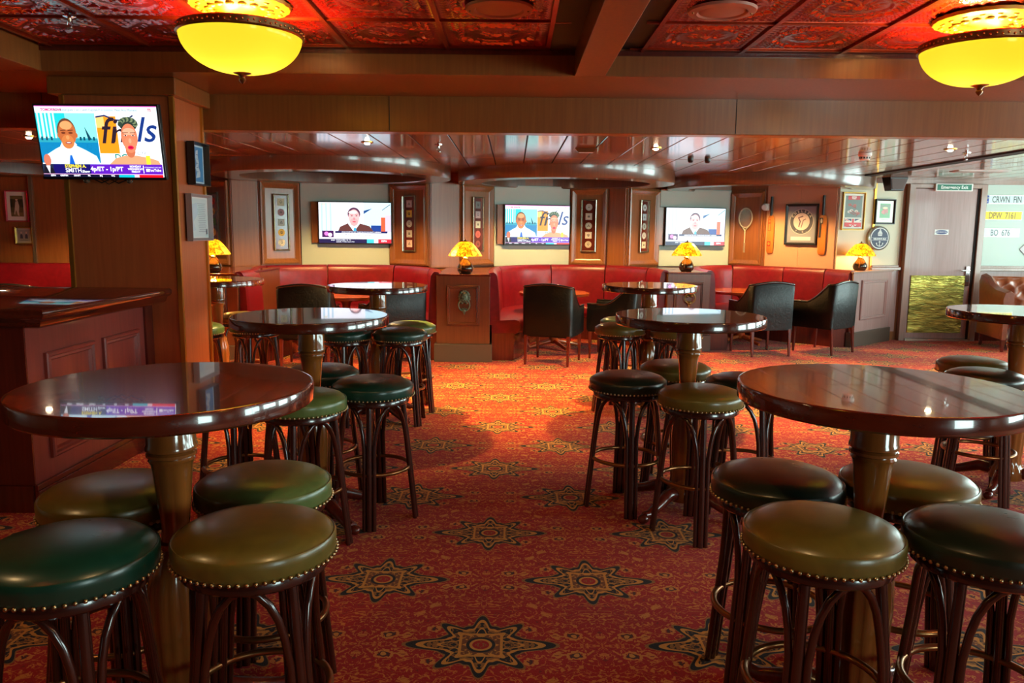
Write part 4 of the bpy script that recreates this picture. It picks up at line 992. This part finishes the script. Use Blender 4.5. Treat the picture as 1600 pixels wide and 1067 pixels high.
STOOLS = [
 (-1.152, 2.2, 'green_olive', 30, 'olive stool under the front left table, on its far left side by the counter'),
 (-1.05, 1.777, 'green_dark', 38, 'dark green stool in the near left corner of the picture'),
 (-.75, 2.304, 'green_light', 40, 'sage olive stool at the far right side of the front left table'),
 (-.645, 1.897, 'green_olive', 52, 'olive stool nearest the aisle in front of the front left table'),
 (.838, 2.385, 'green_black', 43, 'blackish green stool on the aisle side behind the olive one at the front right table'),
 (.815, 1.962, 'green_olive', 55, 'large olive stool nearest the viewer at the front right table'),
 (1.245, 2.38, 'green_olive', 25, 'olive stool seen behind the post of the front right table'),
 (1.240, 1.952, 'green_black', 40, 'blackish green stool in the near right corner of the picture'),
 (-.954, 3.50, 'green_light', 0, 'sage green stool partly behind the edge of the front left table'),
 (-.69, 3.846, 'green_dark', 2, 'dark green stool with bright nailheads standing in the aisle at the second left table'),
 (-1.03, 4.18, 'green_dark', 20, 'dark green stool behind the post of the second left table'),
 (-1.36, 3.83, 'green_dark', 10, 'stool with only its legs showing under the far edge of the front left table'),
 (.610, 4.048, 'green_black', 1, 'blackish green stool standing leftmost at the second right table'),
 (.906, 3.690, 'green_olive', -6, 'olive stool in front of the second right table'),
 (.934, 4.425, 'green_olive', 30, 'olive stool seat behind the post of the second right table'),
 (1.215, 4.02, 'green_black', 20, 'dark stool between the second right table and the front right table'),
 (-.839, 5.849, 'green_dark', -45, 'dark green stool on the aisle at the third left table, nearer one'),
 (-.815, 6.27, 'green_light', -30, 'sage green stool on the aisle at the third left table, farther one'),
 (-1.26, 5.83, 'green_dark', 10, 'dark green stool seen just under the right half of the second left table top'),
 (-1.26, 6.26, 'green_dark', 30, 'dark stool hidden at the back of the third left table'),
 (.872, 6.302, 'green_olive', 5, 'olive stool leftmost at the third right table, behind the blackish green one'),
 (.965, 6.765, 'green_black', 30, 'dark stool just showing behind the olive stool at the third right table'),
 (1.29, 6.12, 'green_olive', 12, 'olive stool under the second right table top, right of the third table post'),
 (1.40, 6.58, 'green_black', 30, 'dark stool hidden at the back of the third right table'),
 (-2.454, 6.063, 'green_light', 20, 'sage green stool cut off by the right edge of the pillar'),
 (-2.05, 6.232, 'green_black', 0, 'dark stool right of the pillar at the table behind it'),
 (-2.375, 6.86, 'green_olive', 10, 'golden lit stool at the back of the table behind the pillar'),
 (2.78, 4.668, 'green_olive', 20, 'olive brown stool at the right edge table, farther one'),
 (2.604, 4.253, 'green_black', 12, 'dark stool at the right edge table, nearer one'),
]
for s_ in STOOLS: stool(*s_)

# ------------------------------------------------------------------ high tables
def table_meshes():
    top = MB().lathe([(0, 1.03), (.36, 1.03), (.3725, 1.03), (.374, 1.03), (.379, 1.0285), (.381, 1.024), (.381, .986), (.377, .981), (0, .981)], 72).mesh('table_top', M['table_wood'], smooth=35)
    def fl(a, z): return 1+.035*math.cos(14*a) if .10 < z < .56 else 1
    colm = MB().lathe([(.09, .981), (.064, .978), (.064, .872), (.067, .866), (.067, .856), (.058, .851), (.065, .846), (.065, .838), (.057, .833), (.061, .826), (.055, .816), (.052, .80), (.043, .70), (.036, .625), (.040, .60), (.050, .595), (.050, .585), (.042, .575),
                       (.060, .54), (.078, .47), (.081, .40), (.075, .27), (.068, .17), (.074, .13), (.088, .11), (.092, .085), (.088, .05), (.04, .03)], 56, mod=fl).mesh('column', M['table_col'], smooth=50)
    ft = MB(); ft.tube([(.05, 0, .085), (.14, 0, .095), (.22, 0, .062), (.30, 0, .034), (.345, 0, .040)], [.034, .034, .028, .024, .02], 10)
    ft.ball((.35, 0, .024), (.032, .026, .024), 12, 8)
    return top, colm, ft.mesh('foot', M['dark_wood'], smooth=60)
M['table_col'] = wood('table_column_wood', srgb(158, 92, 38), srgb(96, 44, 18), .16, .9, coatr=.05)
tm = table_meshes()
def high_table(x, y, label, rot=45):
    o = thing('high_table', label, 'table', (x, y, 0), 0, 'round high bar tables')
    link('table_top', tm[0], o, rz=R(0)); link('column', tm[1], o)
    for k in range(4): link('foot', tm[2], o, rz=R(rot+90*k))
    return o
TABLES = [(-.925, 2.077, 'polished round high table at front left, reflecting the television'), (1.027, 2.16, 'polished round high table at front right'),
 (-.994, 3.85, 'second round high table on the left, its top reflecting a blue screen'), (.917, 4.03, 'second round high table on the right, behind the blackish green stool'),
 (-1.034, 6.02, 'third round high table on the left, before the left booth'), (1.104, 6.33, 'third round high table on the right, reflecting the lamp beyond'),
 (-2.47, 6.55, 'round high table half hidden behind the television pillar'), (2.90, 4.45, 'round high table cut off by the right edge of the picture')]
for x_, y_, l_ in TABLES: high_table(x_, y_, l_)

# ------------------------------------------------------------------ low booth tables
def low_table(x, y, label):
    o = thing('booth_table', label, 'table', (x, y, 0), 0, 'low round booth tables')
    MB().lathe([(0, .70), (.42, .70), (.429, .70), (.43, .70), (.44, .695), (.44, .665), (.435, .66), (0, .66)], 56).build('table_top', M['low_table'], o, smooth=35)
    MB().lathe([(.12, .66), (.10, .64), (.05, .60), (.04, .5), (.045, .3), (.055, .15), (.06, .10), (.05, .06), (.02, .05)], 28).build('column', M['low_table'], o, smooth=50)
    for k in range(4):
        MB().tube([(.03, 0, .09), (.18, 0, .06), (.33, 0, .025), (.36, 0, .02)], [.028, .025, .020, .018], 8).build('foot', M['low_table'], o, smooth=50, rz=R(25+90*k))
low_table(-1.93, 9.1, 'low orange lit round table inside the left booth')
low_table(.52, 9.80, 'low orange lit round table inside the middle booth')
low_table(3.05, 10.4, 'low orange lit round table inside the right booth')

# ------------------------------------------------------------------ banquettes
def catmull(P, n=10):
    P = [Vector(p) for p in P]; Q = [P[0]*2-P[1]]+P+[P[-1]*2-P[-2]]; out_ = []
    for i in range(1, len(Q)-2):
        for k in range(n):
            t_ = k/n; a, b_, c_, d = Q[i-1], Q[i], Q[i+1], Q[i+2]
            out_.append(.5*((2*b_)+(c_-a)*t_+(2*a-5*b_+4*c_-d)*t_*t_+(3*b_-a-3*c_+d)*t_**3))
    out_.append(P[-1]); return out_
def sweep(path, prof_fn, closed_prof=True, caps=True):
    """prof_fn(u) -> [(offset to the right hand side of travel, z)] ; path walks left to right along the back so +offset goes towards the wall"""
    N = len(path); vs = []; fs = []; k = 0
    for i, p in enumerate(path):
        d = (path[min(i+1, N-1)]-path[max(i-1, 0)]).normalized(); n = Vector((-d.y, d.x))
        pr = prof_fn(i/(N-1)); k = len(pr)
        for o_, z in pr: q_ = p+n*o_; vs.append((q_.x, q_.y, z))
    for i in range(N-1):
        for j in range(k):
            j2 = (j+1) % k; fs.append((i*k+j, i*k+j2, (i+1)*k+j2, (i+1)*k+j))
    if caps: fs += [tuple(range(k)), tuple((N-1)*k+j for j in range(k-1, -1, -1))]
    return vs, fs
def banquette(ctrl, cuts, label, depth=.46, enddepth=.24):
    path = catmull([Vector(p) for p in ctrl], 12)
    L = [0]
    for a, b_ in zip(path, path[1:]): L.append(L[-1]+(b_-a).length)
    T = L[-1]
    def at(s_):
        s_ = max(0, min(T, s_))
        for i in range(len(L)-1):
            if L[i+1] >= s_:
                f_ = (s_-L[i])/max(L[i+1]-L[i], 1e-9); return path[i].lerp(path[i+1], f_)
        return path[-1]
    o = thing('banquette', label, 'bench', (0, 0, 0))
    BP = [(-.02, .40), (-.015, .55), (-.01, .70), (0, .84), (.005, .90), (.012, .945), (.03, .975), (.06, .99), (.10, .985), (.125, .965), (.13, .93), (.12, .91), (.10, .90), (.10, .40)]
    cs = [0]+cuts+[1]
    for a, b_ in zip(cs, cs[1:]):
        g = .006/T; n = max(6, int((b_-a)*T/.05)); pp = [at(T*(a+g+(b_-a-2*g)*i/n)) for i in range(n+1)]
        N = n
        def pf(u, N=N):
            e_ = min(u, 1-u); s_ = 1-.10*max(0, 1-e_*T*(b_-a)/.03)**2     # pinched at the seams
            return [(x*1.0+(.02*(1-s_)*5 if x < .05 else 0), z) for x, z in BP]
        v_, f_ = sweep(pp, pf); MB().add(v_, f_).build('back_cushion', M['red_leather'], o, smooth=45)
    def seatp(s_):
        e_ = min(s_, 1-s_)*T; d_ = enddepth+(depth-enddepth)*min(1, max(0, (e_-.05)/.7))**.8
        return [(.08, .45), (-d_+.06, .462), (-d_+.02, .452), (-d_, .425), (-d_+.005, .35), (-d_+.05, .30), (.08, .30)]
    for a, b_ in zip(cs, cs[1:]):
        g = .003/T; n = max(6, int((b_-a)*T/.05)); ss = [(a+g+(b_-a-2*g)*i/n) for i in range(n+1)]
        pp = [at(T*s_) for s_ in ss]
        v_, f_ = sweep(pp, lambda u: seatp(a+g+(b_-a-2*g)*u)); MB().add(v_, f_).build('seat_cushion', M['red_leather'], o, smooth=45)
    n = 60; pp = [at(T*i/n) for i in range(n+1)]
    def kp(u):
        e_ = min(u, 1-u)*T; d_ = enddepth+(depth-enddepth)*min(1, max(0, (e_-.05)/.7))**.8
        return [(.08, .31), (-d_+.07, .31), (-d_+.07, .0), (.08, .0)]
    v_, f_ = sweep(pp, kp); MB().add(v_, f_).build('plinth', M['dark_wood'], o, smooth=45)
    return o
B1 = [(-2.86, 8.42), (-2.92, 9.1), (-3.06, 9.80), (-2.58, 10.22), (-1.9, 10.36), (-1.38, 10.16), (-1.08, 9.75), (-.95, 9.2), (-.93, 8.75)]
B2 = [(-.15, 8.75), (-.17, 9.6), (-.10, 10.35), (.25, 10.82), (.8, 11.0), (1.38, 10.85), (1.72, 10.4), (1.80, 10.0), (1.81, 9.7)]
B3 = [(2.51, 9.7), (2.53, 10.5), (2.76, 11.15), (3.2, 11.38), (3.68, 11.06), (4.10, 10.6), (4.25, 10.3), (4.30, 10.1)]
banquette(B1, [.30, .46, .64, .80], 'curved red leather banquette of the left booth, behind the left high tables')
banquette(B2, [.32, .54, .70, .86], 'curved red leather banquette of the middle booth under the two-person television')
banquette(B3, [.33, .53, .72, .88], 'curved red leather banquette of the right booth under the cricket bats')
B0 = [(-5.9, 7.6), (-5.95, 8.2), (-6.25, 8.8), (-6.85, 9.55), (-6.3, 9.97), (-5.75, 10.03), (-5.1, 10.02), (-4.4, 9.9), (-3.9, 9.5), (-3.65, 9.0), (-3.6, 8.5)]
B0 = [(-7.6, 9.7), (-6.9, 9.82), (-6.3, 9.92), (-5.75, 9.97), (-5.1, 9.98), (-4.5, 9.9), (-4.0, 9.55), (-3.66, 9.0), (-3.62, 8.5)]
banquette(B0, [.22, .455, .70, .86], 'red leather banquette at far left behind the counter')

# pedestals between the booths
def pedestal(x0, x1, y0, y1, label, mat):
    o = thing('pedestal', label, 'pedestal', ((x0+x1)/2, y0, 0), 0, 'wooden pedestals between the booths')
    w = (x1-x0)/2; d = y1-y0
    MB().bx(-w, w, 0, d, .20, .95).build('body', mat, o, bevel=.004)
    MB().bx(-w-.01, w+.01, -.012, d, .95, .972).build('cap', M['dark_wood'], o, bevel=.005)
    MB().bx(-w-.025, w+.025, -.03, d, 0, .20).build('kick_plate', M['kick'], o, bevel=.004)
    m = MB(); m.frame(.36, .44, .035, 0, -.022, 0, .63, prof=[(0, 0), (0, -.016), (.006, -.022), (.014, -.022), (.020, -.012), (.028, -.014), (.035, 0)]); m.build('panel_moulding', mat, o)
    return o
def knocker(x, y, z, label, mat):
    o = thing('door_knocker', label, 'door knocker', (x, y, z), 0, 'lion head knockers on the pedestals')
    m = MB(); m.ball((0, -.028, .02), (.045, .036, .058), 16, 12); m.ball((0, -.062, -.002), (.026, .024, .022), 12, 8)
    for s_ in (-1, 1):
        m.ball((s_*.034, -.03, .072), (.014, .012, .016), 8, 6); m.ball((s_*.018, -.06, .026), (.008, .008, .007), 8, 6); m.ball((s_*.013, -.078, -.006), (.013, .010, .010), 8, 6)
    m.ball((0, -.05, .052), (.026, .016, .014), 8, 6); m.ball((0, -.082, .006), (.008, .008, .006), 8, 6)
    for k in range(14):
        a = R(-60+300*k/13); m.ball((.052*math.cos(a), -.018, .018+.066*math.sin(a)), (.018, .018, .018), 8, 6)
    m.lathe([(0, 0.012), (.055, .012), (.06, 0)], 24, (0, 0, .02), ax='Y'); mask = m.build('lion_mask', mat, o, smooth=80)
    m = MB(); m.tube([(.062*math.sin(a), -.062-.008*math.cos(a), -.062+.066*math.cos(a)) for a in [2*PI*i/28 for i in range(28)]], .008, 8, closed=True); m.ball((0, -.055, -.125), (.022, .014, .018), 10, 8)
    m.add([(-.03, -.01, -.10), (.03, -.01, -.10), (0, -.01, -.18), (-.03, -.03, -.10), (.03, -.03, -.10), (0, -.02, -.18)], [(0, 1, 2), (3, 4, 5), (0, 1, 4, 3), (1, 2, 5, 4), (2, 0, 3, 5)])
    m.build('ring', mat, mask, smooth=80); return o
pedestal(-.84, -.25, 8.65, 10.25, 'brown wooden pedestal with a lion knocker between the left and middle booths', M['pedestal_wood'])
pedestal(1.90, 2.42, 9.62, 10.85, 'wooden pedestal with a lion knocker between the middle and right booths', M['pedestal_wood'])
pedestal(-3.52, -2.93, 8.35, 9.9, 'wooden pedestal mostly hidden behind the television pillar', M['pedestal_wood'])
knocker(-.53, 8.645, .70, 'green bronze lion head knocker on the brown pedestal left of centre', M['verdigris'])
knocker(2.165, 9.615, .72, 'brass toned lion head knocker on the pedestal right of centre', plain('aged_brass', srgb(150, 140, 84), .35, .8))

# angled panelled cabinet at the right end of the booths
o = thing('end_cabinet', 'angled panelled cabinet under the rightmost lamp, beside the door', 'cabinet', (0, 0, 0))
fa, fb = Vector((4.36, 10.06)), Vector((5.18, 10.76)); d = (fb-fa); Lc = d.length; rc_ = math.atan2(d.y, d.x)
MB().prism([(4.36, 10.06), (5.18, 10.76), (4.5, 10.66), (4.34, 10.60)], .19, .95).build('body', M['door_wood'], o)
MB().prism([(4.35, 10.035), (5.21, 10.765), (4.5, 10.665), (4.34, 10.60)], .95, .975).build('cap', M['trim_wood'], o, bevel=.004)
nx, ny = math.sin(rc_), -math.cos(rc_)
MB().bx(-Lc/2-.01, Lc/2+.01, -.03, .05, 0, .19).build('kick_plate', M['kick'], o, bevel=.004, loc=((fa.x+fb.x)/2, (fa.y+fb.y)/2, 0), rz=rc_)
m = MB(); m.frame(.72, .52, .045, 0, -.026, .04, .60, prof=[(0, 0), (0, -.018), (.008, -.026), (.018, -.026), (.026, -.014), (.036, -.016), (.045, 0)]); m.build('panel_moulding', M['door_wood'], o, loc=((fa.x+fb.x)/2, (fa.y+fb.y)/2, 0), rz=rc_)

# table lamps
def lamp(x, y, z, label):
    o = thing('table_lamp', label, 'lamp', (x, y, z), 0, 'amber mica table lamps')
    MB().lathe([(0, 0), (.06, 0), (.067, .006), (.084, .025), (.092, .055), (.086, .085), (.067, .115), (.045, .14), (.030, .155), (.026, .165), (0, .165)], 32).build('base', M['vase'], o, smooth=60)
    MB().lathe([(.026, .163), (.034, .168), (.034, .180), (.022, .186), (.018, .20), (.008, .205), (0, .205)], 20).build('collar', M['brass'], o, smooth=50)
    for a in (0, 2.1, 4.2): MB().tube([(.058*math.cos(a), .058*math.sin(a), .008), (.095*math.cos(a), .095*math.sin(a), .055), (.068*math.cos(a), .068*math.sin(a), .118), (.034*math.cos(a), .034*math.sin(a), .165)], .004, 6).build('strap', M['bronze'], o, smooth=50)
    MB().lathe([(.185, .195), (.19, .200), (.15, .262), (.115, .305), (.075, .345), (.055, .352), (.035, .356), (.035, .352), (.054, .348), (.072, .340), (.112, .300), (.146, .258), (.184, .200)], 12).build('lamp_shade', M['shade'], o)
    MB().lathe([(.036, .352), (.030, .362), (.010, .368), (.006, .385), (0, .388)], 12).build('finial', M['bronze'], o, smooth=50)
    MB().tube([(0, 0, .2), (0, 0, .355)], .004, 6).build('stem', M['bronze'], o)
    MB().ball((0, 0, .262), (.022, .022, .03), 12, 8).build('bulb', M['bulb'], o, smooth=80)
    light('lamp_glow', 'POINT', (x, y, z+.22), 7, (1, .56, .16), .03)
LAMPS = [(-.53, 8.78, 'lit amber table lamp on the brown pedestal left of centre'), (2.15, 9.76, 'lit amber table lamp on the pedestal in front of the right television'),
         (-3.24, 8.52, 'lit amber table lamp half hidden by the pillar'), (4.60, 10.45, 'lit amber table lamp on the end cabinet by the cream wall')]
for x, y, lb in LAMPS: lamp(x, y, .972, lb)

# ------------------------------------------------------------------ armchairs
def arm_meshes():
    """outer shell swept round a U, facing +Y"""
    plan = [(-.285, .27), (-.285, .10), (-.285, -.08), (-.282, -.20), (-.272, -.262), (-.235, -.285), (-.12, -.292), (0, -.295), (.12, -.292), (.235, -.285), (.272, -.262), (.282, -.20), (.285, -.08), (.285, .10), (.285, .27)]
    path = catmull([Vector(p) for p in plan], 5); N = len(path); vs = []; rail = []
    def top(p):
        if p.y < -.2: return .845+.035*math.cos(min(1, abs(p.x)/.28)*PI/2)
        u = (p.y+.2)/.47; return .625+.22*max(0, 1-u*1.75)**1.5
    for i, p in enumerate(path):
        d = (path[min(i+1, N-1)]-path[max(i-1, 0)]).normalized(); n = Vector((-d.y, d.x)); z = top(p)
        if n.dot(-p) < 0: n = -n
        lean = 1+.05*max(0, z-.6)/.25
        for off, zz, k in ((0, .33, 1/lean**.3), (0, .50, 1), (0, z-.02, lean), (.012, z, lean), (.045, z, lean), (.06, z-.02, lean), (.07, .45, 1)):
            q_ = Vector((p.x, p.y*(k if p.y < 0 else 1)))+n*off; vs.append((q_.x, q_.y, zz))
        rail.append((p.x+n.x*.012, (p.y*lean if p.y < 0 else p.y)+n.y*.012, z+.004))
    k = 7; fs = [(i*k+j, i*k+j+1, (i+1)*k+j+1, (i+1)*k+j) for i in range(N-1) for j in range(k-1)]
    fs += [tuple(range(k)), tuple((N-1)*k+j for j in range(k-1, -1, -1))]
    fs += [((i)*k, (i+1)*k, (i+1)*k+6, i*k+6) for i in range(N-1)]
    shell = MB().add(vs, fs).mesh('shell', M['black_leather'], smooth=50)
    rl = MB().tube(rail, .014, 8).mesh('piping', M['black_gloss'], smooth=60)
    seat = MB().bx(-.235, .235, -.23, .265, .34, .47).mesh('seat', M['black_leather'], smooth=50, bevel=.03, seg=3)
    rail_f = MB().bx(-.27, .27, -.27, .26, .31, .35).mesh('seat_frame', M['black_leather'], bevel=.006)
    return shell, rl, seat, rail_f
am = arm_meshes()
def chair_leg(x, y, sy):
    return MB().add([(x+i*.018*q_+0, y+j*.018*q_+(sy*.05 if z == 0 else 0), z) for z, q_ in ((0, .62), (.33, 1.15)) for i, j in ((-1, -1), (1, -1), (1, 1), (-1, 1))], [(3, 2, 1, 0), (4, 5, 6, 7), (0, 1, 5, 4), (1, 2, 6, 5), (2, 3, 7, 6), (3, 0, 4, 7)]).mesh('leg', M['dark_wood'], bevel=.003, seg=1)
legs_ = [chair_leg(-.24, -.25, -.6), chair_leg(.24, -.25, -.6), chair_leg(-.245, .235, 0), chair_leg(.245, .235, 0)]
def make_chair():
    o = thing('armchair', 'chair', 'armchair', group='black leather tub armchairs at the booths')
    sh = link('shell', am[0], o); link('piping', am[1], sh); link('seat', am[2], o); link('seat_frame', am[3], o)
    for me in legs_: link('leg', me, o)
    return o
ch0 = make_chair()
CH = [(.46, 8.70, -18, 'black leather armchair with its back to the viewer at the middle booth'), (1.20, 9.15, 72, 'black armchair at the middle booth turned left, behind the third right table'),
      (3.01, 9.48, 12, 'black leather armchair with its back to the viewer at the right booth'), (3.86, 9.70, 38, 'black leather armchair turned left at the right booth, beside the end cabinet'),
      (-2.16, 8.30, 4, 'black leather armchair behind the second left table at the left booth'), (-1.32, 8.62, 35, 'black armchair showing behind the post of the third left table'),
      (-5.05, 7.9, 20, 'black armchair whose top just shows above the counter at far left')]
for i, (x, y, a, lb) in enumerate(CH): place(ch0 if i == 0 else copy_tree(ch0), (x, y, 0), R(a), lb)

# ------------------------------------------------------------------ tufted sofa at right
o = thing('tufted_sofa', 'brown tufted leather sofa with rolled arm at the right edge, right of the door', 'sofa', (6.78, 10.0, 0), R(-10))
W2 = .62
vs = []; fs = []; NX, NZ = 48, 26
for i in range(NX+1):
    for j in range(NZ+1):
        x = -W2+.10+(2*W2-.2)*i/NX; z = .40+.52*j/NZ; cx = (i/NX*6); cz = (j/NZ*3.2)
        row = round(cz); off = .5 if row % 2 else 0; dx = (cx+off)-round(cx+off); dz = cz-row; dd = math.hypot(dx, dz*.8)
        dg = min(abs((cx+cz)%1-.0), abs(1-(cx+cz)%1), abs((cx-cz)%1), abs(1-(cx-cz)%1))
        y = .22+.06*(z-.4)-.045*min(1, dd*2.2)-.012*min(1, dg*6)
        if z > .86: y += (z-.86)*1.4
        vs.append((x, y, z))
for i in range(NX):
    for j in range(NZ): a = i*(NZ+1)+j; fs.append((a, a+1, a+NZ+2, a+NZ+1))
m = MB().add(vs, fs); m.bx(-W2+.06, W2-.06, .26, .40, .15, .90); m.build('tufted_back', M['brown_leather'], o, smooth=70)
MB().bx(-W2+.11, W2-.11, -.38, .22, .34, .46).build('seat_cushion', M['brown_leather'], o, smooth=50, bevel=.04, seg=3)
MB().bx(-W2, W2, -.36, .40, .16, .34).build('seat_frame', M['brown_leather'], o, bevel=.02)
for s_ in (-1, 1):
    a = MB(); pts = []
    pr = [(-.055, .16), (-.055, .50), (-.075, .66), (-.055, .74), (0, .765), (.04, .74), (.05, .66), (.035, .5), (.035, .16)]
    secs = [(-.40, 0), (-.38, .01), (-.10, .03), (.08, .08), (.22, .16), (.38, .19)]
    for y, up in secs: pts += [(s_*(W2-.06)-s_*x*1.0*-1*-1, y, z+(up if z > .55 else up*.3 if z > .3 else 0)) for x, z in pr]
    k = len(pr); a.add(pts, [(i*k+j, i*k+(j+1) % k, (i+1)*k+(j+1) % k, (i+1)*k+j) for i in range(len(secs)-1) for j in range(k)]+[tuple(range(k)), tuple((len(secs)-1)*k+j for j in range(k-1, -1, -1))])
    a.build('arm', M['brown_leather'], o, smooth=50)
for x in (-W2+.05, W2-.05):
    for y in (-.32, .34): MB().add([(x+i*.022*q_, y+j*.022*q_, z) for z, q_ in ((0, .6), (.17, 1.2)) for i, j in ((-1, -1), (1, -1), (1, 1), (-1, 1))], [(3, 2, 1, 0), (4, 5, 6, 7), (0, 1, 5, 4), (1, 2, 6, 5), (2, 3, 7, 6), (3, 0, 4, 7)]).build('leg', M['dark_wood'], o)
